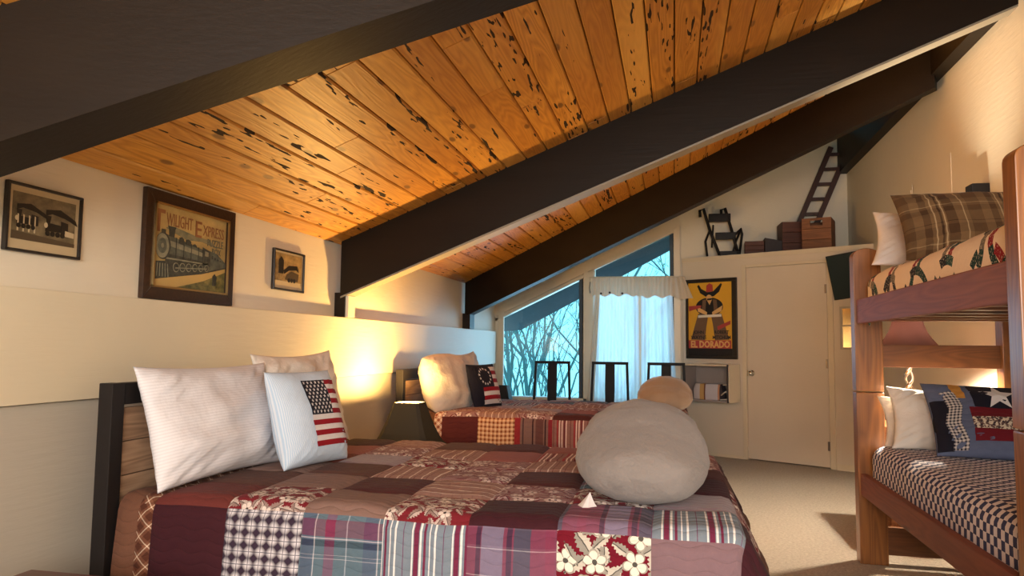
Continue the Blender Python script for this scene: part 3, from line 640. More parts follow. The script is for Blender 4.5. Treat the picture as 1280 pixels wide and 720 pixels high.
flat(pic, 'grass_bank', Q([(-1, -1), (1, -1), (1, -0.38), (0.1, -0.74), (-1, -0.86)]), P_GRASS, -0.0085)
flat(pic, 'path', Q([(-1, -0.98), (-0.5, -1), (0.35, -0.72), (1, -0.40), (1, -0.30), (0.3, -0.52), (-1, -0.82)]), P_PATH, -0.0097)
flat(pic, 'track_bed', Q([(-1, -0.84), (0.3, -0.54), (1, -0.30), (1, -0.24), (0.2, -0.40), (-1, -0.66)]), P_ENGD, -0.0108)
flat(pic, 'smoke', Q([(-0.66, 0.46), (-0.44, 0.52), (0.05, 0.42), (0.5, 0.38), (0.75, 0.20), (0.3, 0.30), (-0.1, 0.26), (-0.5, 0.38)]), P_SMOKE, -0.0090)
flat(pic, 'carriages', Q([(0.42, -0.46), (1, -0.26), (1, -0.16), (0.72, 0.06), (0.42, 0.12)]), P_ENG, -0.0112)
BT = lambda t_, x: 0.30 - 0.20*t_ if x == 0 else -0.46 + 0.06*t_
def band(n_, a, b, m, d):   # one length-wise band of the tapering boiler, a and b from 0 (bottom) to 1 (top)
    L0, L1, R0, R1 = -0.34, 0.30, -0.34, 0.08
    flat(pic, n_, Q([(-0.66, L0 + (L1-L0)*a), (0.40, R0 + (R1-R0)*a), (0.40, R0 + (R1-R0)*b), (-0.66, L0 + (L1-L0)*b)]), m, d)
band('boiler', 0.0, 1.0, P_ENG, -0.0118); band('boiler_light', 0.58, 0.80, P_ENGL, -0.0126); band('boiler_shadow', 0.0, 0.28, P_ENGD, -0.0126)
for k in range(4): flat(pic, 'boiler_ring', Q([(-0.42 + 0.2*k, -0.33), (-0.405 + 0.2*k, -0.33), (-0.405 + 0.2*k, 0.255 - 0.04*k), (-0.42 + 0.2*k, 0.26 - 0.04*k)]), P_ENGD, -0.0134)
flat(pic, 'cab', Q([(0.30, -0.34), (0.52, -0.32), (0.52, 0.08), (0.30, 0.16)]), P_ENGD, -0.0138)
flat(pic, 'cab_window', Q([(0.36, -0.06), (0.46, -0.06), (0.46, 0.05), (0.36, 0.07)]), P_ENGL, -0.0146)
flat(pic, 'running_gear', Q([(-0.72, -0.66), (0.50, -0.48), (0.50, -0.30), (-0.66, -0.30)]), P_ENGD, -0.0130)
flat(pic, 'running_board', Q([(-0.68, -0.30), (0.46, -0.28), (0.46, -0.25), (-0.68, -0.26)]), P_ENGL, -0.0138)
flat(pic, 'smokebox', Q(ell(-0.74, 0.0, 0.185, 0.325, 28)), P_ENGD, -0.0140)
flat(pic, 'smokebox_face', Q(ell(-0.765, 0.0, 0.165, 0.295, 28)), P_ENGL, -0.0146)
flat(pic, 'smokebox_door', Q(ell(-0.765, 0.0, 0.105, 0.185, 24)), P_ENG, -0.0152)
flat(pic, 'number_plate', Q(ell(-0.765, 0.0, 0.035, 0.060, 14)), P_ENGL, -0.0158)
flat(pic, 'headlamp', Q([(-0.80, 0.30), (-0.70, 0.30), (-0.70, 0.40), (-0.80, 0.40)]), P_ENGD, -0.0156)
flat(pic, 'chimney', Q([(-0.60, 0.26), (-0.47, 0.25), (-0.46, 0.44), (-0.43, 0.50), (-0.64, 0.51), (-0.61, 0.44)]), P_ENGD, -0.0136)
for cx, r, h_ in ((-0.28, 0.065, 0.30), (-0.10, 0.075, 0.28), (0.08, 0.05, 0.20)): flat(pic, 'dome', Q([(cx - r, 0.14), (cx + r, 0.11), (cx + r*0.9, h_ - 0.04), (cx, h_), (cx - r*0.9, h_ - 0.02)]), P_ENGD, -0.0134)
flat(pic, 'pilot', Q([(-0.98, -0.40), (-0.60, -0.34), (-0.54, -0.70), (-1.0, -0.80)]), P_ENGD, -0.0142)
for k in range(6): flat(pic, 'pilot_bar', Q([(-0.93 + 0.06*k, -0.42), (-0.915 + 0.06*k, -0.42), (-0.935 + 0.07*k, -0.74), (-0.95 + 0.07*k, -0.74)]), P_ENGL, -0.0150)
for k in range(6):
    wx, wz, wr0 = -0.40 + 0.165*k, -0.47 + 0.020*k, 1 - 0.05*k
    flat(pic, 'wheel', Q(ell(wx, wz, 0.078*wr0, 0.120*wr0, 18)), P_ENGL, -0.0140); flat(pic, 'wheel_hub', Q(ell(wx, wz, 0.062*wr0, 0.096*wr0, 16)), P_ENGD, -0.0147)
    for q0 in (0, 45, 90, 135): flat(pic, 'spoke', Q([(wx + 0.06*wr0*math.cos(math.radians(q0 + d_))*sg, wz + 0.092*wr0*math.sin(math.radians(q0 + d_))*sg) for sg in (1, -1) for d_ in (-6, 6)]), P_ENGL, -0.0153, 0.0005)
flat(pic, 'side_rod', Q([(-0.42, -0.50), (0.42, -0.40), (0.42, -0.375), (-0.42, -0.475)]), P_ENGL, -0.0158)
for k in range(5): flat(pic, 'carriage_window', Q([(0.58 + 0.08*k, -0.10 - 0.012*k), (0.62 + 0.08*k, -0.105 - 0.012*k), (0.62 + 0.08*k, -0.02 - 0.034*k), (0.58 + 0.08*k, -0.005 - 0.034*k)]), P_ENGD, -0.0124)
flat(pic, 'figure', Q([(0.62, -0.80), (0.72, -0.80), (0.74, -0.56), (0.68, -0.48), (0.62, -0.56)]), P_ENGD, -0.0112)
put(letters('T', 0.135, P_RUST, width=0.075, bold=0.002), pic, -0.216, -0.0092, 0.060)
put(letters('WILIGHT', 0.078, P_RUST, width=0.175), pic, -0.082, -0.0092, 0.093)
put(letters('E', 0.105, P_RUST, width=0.045, bold=0.001), pic, 0.045, -0.0100, 0.070)
put(letters('XPRESS', 0.070, P_RUST, width=0.160), pic, 0.160, -0.0100, 0.084)
put(letters('PUZZLE', 0.048, P_ENG, width=0.120), pic, 0.175, -0.0100, 0.040)
put(letters('BOX', 0.042, P_ENG, width=0.066), pic, 0.185, -0.0102, 0.004)

pic, w, h = picture('framed_print', 'smallest framed sepia print, hung just before the middle beam', 3.576, 3.913, 1.463, 1.689, 0.011, FRAMEB)
flat(pic, 'mat_board', [(-w/2, -h/2), (w/2, -h/2), (w/2, h/2), (-w/2, h/2)], MATC, -0.007)
pw, ph = w/2 - 0.014, h/2 - 0.010
flat(pic, 'print', [(-pw, -ph + 0.032), (pw, -ph + 0.032), (pw, ph), (-pw, ph)], SEP2, -0.0085)
flat(pic, 'smoke', [(-0.06, 0.0), (0.0, 0.03), (0.09, 0.036), (0.11, 0.0), (0.08, 0.012), (0.0, 0.004), (-0.05, -0.02)], SEPD, -0.0098)
flat(pic, 'building', [(-0.11, -0.02), (-0.06, -0.02), (-0.06, 0.055), (-0.085, 0.075), (-0.11, 0.055)], SEPD, -0.0098)
flat(pic, 'train', [(-0.04, -0.05), (0.10, -0.055), (0.11, -0.01), (0.03, 0.0), (-0.02, -0.02)], SEPM, -0.0100)
for k in range(3): flat(pic, 'wheel', ell(0.0 + 0.03*k, -0.052, 0.012, 0.012, 12), SEPD, -0.0112)

# ================================================================== BEDS AND BEDDING
def nz(x, y, z, s): return noise.noise(Vector((x * s, y * s, z * s)))
class Drape:
    """a cover lying on a mattress top (x0..x1, y0..y1, height zt) and hanging over its foot and its two sides"""
    def __init__(s, x0, x1, y0, y1, zt, r=0.06, flare=0.10, foot_flare=0.10, wob=0.010, head=False):
        s.x0, s.x1, s.y0, s.y1, s.zt, s.r, s.fl, s.ff, s.wob, s.head = x0, x1, y0, y1, zt, r, flare, foot_flare, wob, head
    def p(s, a, b):
        r = s.r
        ca = min(a, s.x1 - r); cb = min(max(b, s.y0 + r), s.y1 - r)
        if s.head: ca = max(ca, s.x0 + r)
        da, db = a - ca, b - cb; d = math.hypot(da, db)
        z = s.zt + 0.012 * nz(a, b, s.zt, 2.2) + 0.006 * nz(a, b, 3.0, 6.0)
        if d < 1e-9: return Vector((ca, cb, z))
        ux, uy = da / d, db / d
        if d < r * PI / 2:
            o = r * math.sin(d / r); z -= r * (1 - math.cos(d / r))
        else:
            e = d - r * PI / 2; fl = s.fl * abs(uy) + s.ff * abs(ux)
            wv = s.wob * (e / 0.25) * math.sin(9.0 * (a * abs(uy) + b * abs(ux)) + 2 * nz(a, b, 1.0, 2.0))
            o = r + fl * e + wv; z -= r + e * math.sqrt(max(0.05, 1 - fl * fl))
        return Vector((ca + o * ux, cb + o * uy, z))
    def n(s, a, b):
        h = 0.004
        t = (s.p(a + h, b) - s.p(a - h, b)); u = (s.p(a, b + h) - s.p(a, b - h))
        v = t.cross(u)
        return v.normalized() if v.length > 1e-9 else Vector((0, 0, 1))
def grid_mesh(name, fn, nu, nv, mat, parent=None, uvf=None, smooth=True, flip=False):
    v = []; uv = []; f = []
    for j in range(nv + 1):
        for i in range(nu + 1):
            u_, v_ = i / nu, j / nv; v.append(fn(u_, v_)); uv.append(uvf(u_, v_) if uvf else (u_, v_))
    for j in range(nv):
        for i in range(nu):
            q_ = (j*(nu+1)+i, j*(nu+1)+i+1, (j+1)*(nu+1)+i+1, (j+1)*(nu+1)+i)
            f.append(tuple(reversed(q_)) if flip else q_)
    return mesh(name, v, f, mat, parent, smooth, uv)
def patchwork(label, dr, acuts, bcuts, pick, group=None, root=(0, 0, 0), seed=0):
    rg = random.Random(seed); off = Vector(root)
    a0, a1, b0, b1 = acuts[0], acuts[-1], bcuts[0], bcuts[-1]
    nu, nv = int((a1 - a0) / 0.045), int((b1 - b0) / 0.045)
    q_ = grid_mesh('patchwork_quilt', lambda u, v: dr.p(a0 + (a1-a0)*u, b0 + (b1-b0)*v) - dr.n(a0 + (a1-a0)*u, b0 + (b1-b0)*v) * 0.004 - off, nu, nv, F_['backing'], None, lambda u, v: ((a1-a0)*u, (b1-b0)*v))
    q_.location = off; tag(q_, label, 'quilt')
    for i in range(len(acuts) - 1):
        for j in range(len(bcuts) - 1):
            fab = pick(i, j)
            A0, A1, B0, B1 = acuts[i], acuts[i+1], bcuts[j], bcuts[j+1]
            na = max(3, int(round((A1 - A0) / 0.024))); nb = max(3, int(round((B1 - B0) / 0.024)))
            ou, ov = rg.uniform(0, 1), rg.uniform(0, 1)
            turn = fab in ('redstripe', 'tickstripe', 'tealstripe', 'widestripe') and j % 4 == 3
            def fn(u, v):
                a, b = A0 + (A1-A0)*u, B0 + (B1-B0)*v
                eu = min(u, 1-u) * (A1-A0); ev = min(v, 1-v) * (B1-B0); e_ = min(eu, ev)
                puff = 0.0095 * (1 - math.exp(-e_ / 0.012)) + 0.003 * nz(a, b, 5.0, 26.0) * min(1, e_ / 0.03)
                return dr.p(a, b) + dr.n(a, b) * (puff - 0.0005) - off
            o = grid_mesh('patch', fn, na, nb, F_[fab], q_, (lambda u, v: (ov + (B1-B0)*v, ou + (A1-A0)*u)) if turn else (lambda u, v: (ou + (A1-A0)*u, ov + (B1-B0)*v)))
            o['label'] = LAB[fab]
    return q_

def make_bed(name, label, x_head, x_foot, y0, y1, zt, post_top, footposts=True):
    """slatted black metal bed with a rustic plank headboard; root at the headboard's near foot"""
    o = thing(name, label, 'bed', (x_head, y0, 0)); L = x_foot - x_head; Wd = y1 - y0
    for yy in (0.0, Wd - 0.058):
        G().box((-0.055, yy, 0), (0.0, yy + 0.058, post_top)).out('post', BLACK, o, bevel=0.003)
    G().box((-0.05, 0.058, post_top - 0.075), (-0.005, Wd - 0.058, post_top - 0.001)).out('top_rail', BLACK, o, bevel=0.003)
    G().box((-0.05, 0.058, 0.30), (-0.005, Wd - 0.058, 0.36)).out('lower_rail', BLACK, o, bevel=0.003)
    z = 0.362; n = 5; hh_ = (post_top - 0.085 - z) / n
    for k in range(n):
        G().box((-0.036, 0.060, z + k*hh_ + 0.002), (-0.014 + 0.003*(k % 2), Wd - 0.060, z + (k+1)*hh_ - 0.002)).out('plank', RUSTIC, o, bevel=0.002)
    G().box((0.0, 0.06, 0.26), (L - 0.02, 0.10, 0.33)).out('side_rail', BLACK, o); G().box((0.0, Wd - 0.10, 0.26), (L - 0.02, Wd - 0.06, 0.33)).out('side_rail', BLACK, o)
    for k in range(6):
        xx = 0.12 + k * (L - 0.3) / 5; G().box((xx, 0.10, 0.29), (xx + 0.08, Wd - 0.10, 0.31)).out('slat', OLDWOOD, o)
    for yy in (0.06, Wd - 0.12): G().box((L - 0.10, yy, 0), (L - 0.04, yy + 0.06, 0.28)).out('leg', BLACK, o)
    g = G().box((0.02, 0.075, 0.325), (L - 0.05, Wd - 0.075, zt - 0.035)); g.out('mattress', plain('mattress_ticking', (0.7, 0.66, 0.6), 0.9), o, bevel=0.05, seg=3)
    return o
# near bed
make_bed('near_bed', 'nearer of two beds, black metal headboard with rustic planks, in the foreground', -1.845, 0.19, 2.15, 3.81, 0.655, 1.03)
bpy.data.objects['near_bed'].name = 'bed'
D1 = Drape(-1.84, 0.21, 2.19, 3.76, 0.660, flare=0.10, foot_flare=0.42)
ac = [-1.835, -1.755, -1.70] + [-1.70 + 0.272 * k for k in range(1, 8)] + [0.445, 0.52]
bw = (3.76 - 2.19) / 6
bc = [2.19 - 0.34, 2.19 - 0.27] + [2.19 + bw * k for k in range(7)] + [3.76 + 0.24, 3.76 + 0.30]
rows1 = [
    ['plum', 'flannel', 'tealplaid', 'tealstripe', 'wineplaid', 'bigfloral', 'mauve', 'plum'],
    ['brick', 'floral', 'taupe', 'floral', 'plum', 'wineplaid', 'tealstripe', 'plum'],
    ['brown', 'taupe', 'darkbrown', 'tickstripe', 'palefloral', 'floral', 'mauve', 'palefloral'],
    ['taupe', 'brown', 'tickstripe', 'palefloral', 'darkbrown', 'tealplaid', 'plum', 'floral'],
    ['brick', 'mauve', 'floral', 'palefloral', 'tickstripe', 'mauve', 'darkbrown', 'brown'],
    ['rose', 'palefloral', 'tickstripe', 'rose', 'redstripe', 'rose', 'palefloral', 'darkbrown'],
    ['plum', 'tickstripe', 'brown', 'darkbrown', 'rose', 'palefloral', 'redstripe', 'plum'],
    ['plum', 'gingham', 'maroon', 'redstripe', 'widestripe', 'gingham', 'maroon', 'plum'],
]
def pick1(i, j):
    if i == 0 or i == len(ac) - 2: return 'border'
    if j == 0 or j == len(bc) - 2: return 'biaslight' if j else 'border'
    if i == 1: return 'bias'
    return rows1[j - 1][i - 2]
patchwork('patchwork quilt of plum, plaid and floral squares on the near bed', D1, ac, bc, pick1, root=(-0.85, 2.97, 0.5), seed=4)
# far bed
make_bed('bed', 'farther bed with a black framed headboard, nearer the gable window', -1.945, 0.06, 5.14, 6.78, 0.675, 0.99)
D2 = Drape(-1.93, 0.10, 5.20, 6.73, 0.680, flare=0.08, foot_flare=0.12)
ac2 = [-1.90, -1.72, -1.66] + [-1.66 + 0.272 * k for k in range(1, 7)] + [0.22, 0.42, 0.47]
bw2 = (6.73 - 5.20) / 6
bc2 = [5.20 - 0.29, 5.20 - 0.195] + [5.20 + bw2 * k for k in range(7)] + [6.73 + 0.22, 6.73 + 0.28]
rows2 = [
    ['maroon', 'gingham', 'widestripe', 'redstripe', 'maroon', 'floral', 'brown', 'plum'],
    ['palefloral', 'tickstripe', 'palefloral', 'darkbrown', 'rose', 'palefloral', 'maroon', 'floral'],
    ['tickstripe', 'palefloral', 'mauve', 'rose', 'darkbrown', 'tickstripe', 'palefloral', 'brown'],
    ['palefloral', 'mauve', 'tickstripe', 'palefloral', 'mauve', 'maroon', 'rose', 'plum'],
    ['mauve', 'tealstripe', 'palefloral', 'tickstripe', 'palefloral', 'rose', 'tickstripe', 'plum'],
    ['palefloral', 'mauve', 'tealplaid', 'palefloral', 'mauve', 'tickstripe', 'maroon', 'brown'],
    ['tealstripe', 'palefloral', 'mauve', 'tealplaid', 'palefloral', 'mauve', 'plum', 'plum'],
    ['plum', 'maroon', 'brown', 'gingham', 'maroon', 'brown', 'plum', 'plum'],
]
def pick2(i, j):
    if i == 0 or i == len(ac2) - 2: return 'border'
    if j == 0 or j == len(bc2) - 2: return 'biaslight'
    if i == 1: return 'biaslight'
    return rows2[j - 1][i - 2]
patchwork('patchwork quilt with a rust gingham and striped side on the far bed', D2, ac2, bc2, pick2, root=(-0.9, 5.95, 0.5), seed=9)
box('foot_post', (1.975, 0.0, 0.0), (2.03, 0.058, 0.73), BLACK, bpy.data.objects['bed.001'], bevel=0.004)
box('foot_post', (1.975, 1.582, 0.0), (2.03, 1.64, 0.73), BLACK, bpy.data.objects['bed.001'], bevel=0.004)

# ------------------------------------------------------------------ pillows
class Pillow:
    def __init__(s, w, h, t, pin=0.07, pu=2.4, q_=0.55, seed=0, wr=0.012, slump=0.0, rnd=0.0):
        s.w, s.h, s.t, s.pin, s.pu, s.q, s.seed, s.wr, s.slump, s.rnd = w, h, t, pin, pu, q_, seed, wr, slump, rnd
    def p(s, u, v, side, off=0.0):
        x = s.w/2 * u * (1 - s.pin * (1 - v*v)); z = s.h/2 * v * (1 - s.pin * (1 - u*u))
        x *= math.sqrt(1 - s.rnd * v*v / 2); z *= math.sqrt(1 - s.rnd * u*u / 2)
        k = (max(0.0, 1 - abs(u)**s.pu) * max(0.0, 1 - abs(v)**s.pu)) ** s.q
        k *= 1 - s.slump * v
        n_ = nz(x + s.seed*3.1, z, side * 2.0 + s.seed, 7.0) * s.wr + nz(x*1.0, z*3.0 + s.seed, side, 5.0) * s.wr * 0.8
        e_ = (1 - max(abs(u), abs(v))); n_ *= min(1.0, e_ / 0.12)
        # gathers running in from the corners
        c = abs(u * v); n_ += s.wr * 0.5 * math.sin(26 * (u - v) + s.seed) * c * min(1, e_ / 0.2) * 2
        y = -side * (s.t/2 * k + n_ * (0.4 + k)) - side * off
        return Vector((x, y, z))
def place(o, c, right, up):
    r = Vector(right).normalized(); u = Vector(up); u = (u - r * u.dot(r)).normalized(); b = u.cross(r)
    m = Matrix((r, b, u)).transposed().to_4x4(); m.translation = Vector(c); o.matrix_world = m
def pillow(label, mat, c, right, up, w, h, t, cat='pillow', name='pillow', n=30, group=None, **kw):
    P_ = Pillow(w, h, t, **kw); v = []; f = []; uv = []
    def warp(k): return math.copysign(1 - (1 - abs(k)) ** 1.35, k)
    for side in (1, -1):
        base = len(v)
        for j in range(n + 1):
            for i in range(n + 1):
                a, b = warp(2*i/n - 1), warp(2*j/n - 1); v.append(P_.p(a, b, side)); uv.append((a*w/2, b*h/2))
        for j in range(n):
            for i in range(n):
                q_ = (base+j*(n+1)+i, base+j*(n+1)+i+1, base+(j+1)*(n+1)+i+1, base+(j+1)*(n+1)+i)
                f.append(q_ if side == 1 else tuple(reversed(q_)))
    o = mesh(name, v, f, mat, None, True, uv)
    bm = bmesh.new(); bm.from_mesh(o.data); bmesh.ops.remove_doubles(bm, verts=bm.verts, dist=0.0008); bm.to_mesh(o.data); bm.free()
    place(o, c, right, up); tag(o, label, cat, group); o['pillow'] = 1; del o['pillow']
    return o, P_
def overlay(o, P_, name, u0, u1, v0, v1, mat, off=0.0015, n=10, curve=None, side=1):
    def fn(a, b):
        u, v = u0 + (u1-u0)*a, v0 + (v1-v0)*b
        if curve: u, v = curve(u, v)
        return P_.p(u, v, side, off)
    return grid_mesh(name, fn, n, max(3, int(n * 0.7)), mat, o, lambda a, b: ((u0 + (u1-u0)*a)*P_.w/2, (v0 + (v1-v0)*b)*P_.h/2))
def star_overlay(o, P_, name, stars, mat, off=0.003, rot=0.0):
    v = []; f = []
    for (cu, cv, ru, rv) in stars:
        base = len(v); v.append(P_.p(cu, cv, 1, off))
        for k in range(10):
            r_ = 1.0 if k % 2 == 0 else 0.40; t = math.radians(90 + 36*k) + rot
            v.append(P_.p(cu + ru*r_*math.cos(t), cv + rv*r_*math.sin(t), 1, off))
        for k in range(10): f.append((base, base+1+k, base+1+(k+1) % 10))
    return mesh(name, v, f, mat, o)
def ticked(name, col, stripe, period, along='x', trans=0.0):
    t = NT(name); uv, u, v = fab_uv(t); x = u if along == 'x' else v
    s = t.math('GREATER_THAN', t.math('SINE', t.math('MULTIPLY', x, 2*PI/period)), 0.2)
    co = t.coord(); a = t.noise(co, 9, 4); c = t.mix(t.math('MULTIPLY', s, 0.8), col, stripe)
    return t.pbr(c, 0.75, t.bump(t.math('ADD', a, t.math('MULTIPLY', s, 0.05)), 0.35, 0.03), Sheen_Weight=0.1)
WHITEC = ticked('white_satin_stripe', (0.76, 0.76, 0.80), (0.66, 0.66, 0.70), 0.011, 'y')
CREAMC = cloth('cream_linen', (0.72, 0.63, 0.52))
IVORY = cloth('ivory_cotton', (0.78, 0.72, 0.64))
BLUETICK = ticked('window_tinted_blue_ticking', (0.46, 0.62, 0.80), (0.72, 0.79, 0.88), 0.006, 'x')  # blue ticking, its base made bluer to carry the window light
NAVY = fabric('flag_navy', S(32, 32, 44), quilted=False); FRED = fabric('flag_red', S(150, 28, 40), quilted=False); FWHITE = fabric('flag_white', S(226, 222, 222), quilted=False)
pillow('white striped bed pillow propped at the near end of the near headboard', WHITEC, (-1.735, 2.585, 0.875), (0.06, 1, 0), (-0.30, 0, 1), 0.76, 0.44, 0.19, seed=1, slump=0.15, wr=0.020)
pillow('white bed pillow behind the blue flag cushion on the near bed', IVORY, (-1.755, 3.30, 0.90), (0.05, 1, 0.02), (-0.28, 0, 1), 0.70, 0.48, 0.17, seed=2, pin=0.10, wr=0.020)
fp, FP = pillow('pale blue striped cushion with a stitched stars and stripes flag on the near bed', BLUETICK, (-1.50, 2.855, 0.865), (0.24, 0.97, 0), (-0.34, -0.02, 1), 0.385, 0.40, 0.15, cat='cushion', name='cushion', seed=3, pin=0.03, pu=3.2, wr=0.006, slump=0.2)
def us_flag(o, P_, u0, u1, v0, v1):
    n = 13; dv = (v1 - v0) / n; uc = u0 + (u1-u0)*0.60; vc = v1 - 7*dv
    for k in range(n):
        a = v0 + k*dv; left = u0 if a + dv <= vc + 1e-6 else uc
        overlay(o, P_, 'stripe', left, u1, a, a + dv, FRED if k % 2 == 0 else FWHITE, 0.0022, 9)
    overlay(o, P_, 'canton', u0, uc, vc, v1, NAVY, 0.0026, 10)
    st = []
    for r in range(9):
        m = 6 if r % 2 == 0 else 5
        for c_ in range(m):
            st.append((u0 + (uc-u0) * ((c_ + (0.5 if m == 6 else 1.0)) / 6.0), v1 - (v1-vc) * (r + 0.7) / 9.4, (uc-u0)*0.058, (v1-vc)*0.060))
    star_overlay(o, P_, 'stars', st, FWHITE, 0.0048)
us_flag(fp, FP, -0.30, 0.92, -0.70, 0.74)
# far bed pillows
pillow('plump cream bed pillow at the near side of the far bed', CREAMC, (-1.735, 5.56, 0.875), (0.18, 1, 0), (-0.30, 0, 1), 0.70, 0.48, 0.24, seed=5, pin=0.0, pu=3.0, rnd=0.5)
pillow('cream bed pillow with a pointed corner behind the round star cushion on the far bed', CREAMC, (-1.775, 6.28, 0.89), (0.05, 1, 0.03), (-0.25, 0, 1), 0.66, 0.46, 0.16, seed=6, pin=0.10, wr=0.018)
bp, BP = pillow('navy cushion with a ring of stars and red stripes on the far bed', NAVY, (-1.50, 5.80, 0.845), (0.30, 0.95, 0), (-0.30, -0.03, 1), 0.41, 0.37, 0.12, cat='cushion', name='cushion', seed=7, pin=0.04, wr=0.006)
n = 9; dv = 1.68 / n
for k in range(n):
    a = -0.84 + k*dv
    overlay(bp, BP, 'stripe', -0.50 if k < 4 else 0.30, 0.95, a, a + dv, FRED if k % 2 else FWHITE, 0.002, 9)
star_overlay(bp, BP, 'star_ring', [(-0.22 + 0.34*math.cos(2*PI*k/13), 0.40 + 0.36*math.sin(2*PI*k/13), 0.070, 0.080) for k in range(13)], FWHITE, 0.004)

# bolsters at the foot of each bed
def bolster(label, mat, c, ax, L, rw, rh, seed, group=None, tilt=0.0):
    """soft round bolster; axis ax in plan, gathered end facing the camera"""
    n, m = 40, 48; v = []; f = []
    for j in range(m + 1):
        t = -1 + 2*j/m; k = (max(0, 1 - abs(t) ** 4.5)) ** 0.36; fd = min(1.0, (1 - abs(t)) / 0.10) ** 2
        for i in range(n):
            a = 2*PI*i/n; cx_, sz = math.cos(a), math.sin(a)
            wr_ = 1 + fd * (0.055*nz(cx_*2 + seed, sz*2, t*2.2, 1.3) + 0.030*nz(cx_*6, sz*6 + seed, t*7, 1.0) + 0.018*math.sin(9*t + 3*cx_ + seed)*abs(sz) - 0.045*math.exp(-((t + 0.52 + 0.10*sz + 0.06*cx_)/0.05)**2)*max(0, sz + 0.3) + 0.016*math.sin(a*17 + 4*t)*math.exp(-((t + 0.36)/0.16)**2)*max(0, sz))
            sm = min(1.0, max(0.0, (t + 0.85) / 0.55)); sm = sm*sm*(3 - 2*sm); rt = rh * (0.76 + 0.24*sm)
            zz = sz * rt * k * wr_
            if sz < 0: zz *= 0.94
            zz += rt - rh
            v.append((cx_ * rw * k * wr_, t * L/2 * (1 + fd * 0.05*nz(cx_, sz, seed, 1.5)), zz))
    for j in range(m):
        for i in range(n): f.append((j*n+i, j*n+(i+1) % n, (j+1)*n+(i+1) % n, (j+1)*n+i))
    o = mesh('bolster_pillow', v, f, mat, None, True)
    o.location = c; o.rotation_euler = (tilt, 0, ax); tag(o, label, 'pillow', group); return o
BOLS = cloth('taupe_velvet', (0.235, 0.215, 0.205), wr=0.7, scale=9, sheen=0.2)
BOLS2 = cloth('lamp_tinted_velvet', (0.29, 0.21, 0.145), wr=0.35, scale=12, sheen=0.3)  # the same taupe velvet, with the bed lamp's warm light mixed into its colour
bo = bolster('big taupe velvet bolster lying at the foot of the near bed', BOLS, (-0.120, 2.84, 0.803), 0.04, 1.00, 0.225, 0.158, 1.0)
g = G()
for j in range(6):
    t_ = j / 5.0
    for i in range(10):
        a_ = 2*PI*i/10; rr_ = (1 - t_ ** 0.8) * (1 + 0.25*math.sin(3*a_ + 1)); g.v.append((-0.175 + 0.030*rr_*math.cos(a_) + 0.012*t_, -0.445 + 0.026*rr_*math.sin(a_) + 0.01*t_, -0.140 + 0.045*t_))
for j in range(5):
    for i in range(10): g.f.append((j*10+i, j*10+(i+1) % 10, (j+1)*10+(i+1) % 10, (j+1)*10+i))
o = g.out('lining_corner', FWHITE, bo); o['label'] = 'white lining corner poking out underneath'
bolster('taupe velvet bolster with lamp warmth in its colour, lying at the foot of the far bed', BOLS2, (-0.07, 5.82, 0.815), 0.0, 0.75, 0.200, 0.135, 4.0)

# ================================================================== LAMPS, NIGHTSTANDS
def shade_mat(name, col, tcol, f):
    t = NT(name); co = t.coord(); a = t.noise(co, 40, 3); b = t.n('BsdfDiffuse', {'Color': col}); tl = t.n('BsdfTranslucent', {'Color': tcol})
    mx = t.n('MixShader', {0: f, 1: b.outputs[0], 2: tl.outputs[0]}); t.t.links.new(mx.outputs[0], t.o.inputs[0]); return t.m
def glow_mat(name, col, st):
    t = NT(name); e = t.n('Emission', {'Color': col, 'Strength': st}); t.t.links.new(e.outputs[0], t.o.inputs[0]); return t.m
BULB = glow_mat('lit_bulb', (1.0, 0.72, 0.38), 40.0)
def square_shade(parent, zb, zt, rb, rt, mat, sag=0.35):
    """flared four-sided shade, open above and below, double walled"""
    n = 10; g = G()
    for inner in (0, 1):
        base = len(g.v); d = 0.004 * inner
        for j in range(n + 1):
            t = j / n; r = rb + (rt - rb) * (t ** (1 - sag)) - d; z = zb + (zt - zb) * t
            c = r * 0.82
            for x, y in ((r, c), (c, r), (-c, r), (-r, c), (-r, -c), (-c, -r), (c, -r), (r, -c)): g.v.append((x, y, z))
        for j in range(n):
            for k in range(8):
                q_ = (base+j*8+k, base+j*8+(k+1) % 8, base+(j+1)*8+(k+1) % 8, base+(j+1)*8+k); g.f.append(q_ if not inner else tuple(reversed(q_)))
        if inner:
            for k in range(8):
                g.f.append((base - (n+1)*8 + k, base + k, base + (k+1) % 8, base - (n+1)*8 + (k+1) % 8))
                e = n * 8; b0 = base - (n+1)*8
                g.f.append((b0+e+k, b0+e+(k+1) % 8, base+e+(k+1) % 8, base+e+k))
    return mesh('lamp_shade', g.v, g.f, mat, parent)
def bulb(parent, loc, energy, color, r=0.03):
    g = G().lathe([(0.0, -0.035), (0.018, -0.03), (r, 0.0), (r*0.9, 0.018), (0.012, 0.04), (0.0, 0.042)], 14, c=loc)
    g.out('bulb', BULB, parent, True)
    l = bpy.data.lights.new('bulb_light', 'POINT'); l.energy = energy; l.color = color; l.shadow_soft_size = 0.035
    o = bpy.data.objects.new('bulb_light', l); COL.objects.link(o); o.parent = parent; o.location = (loc[0], loc[1], loc[2] + 0.045); return o
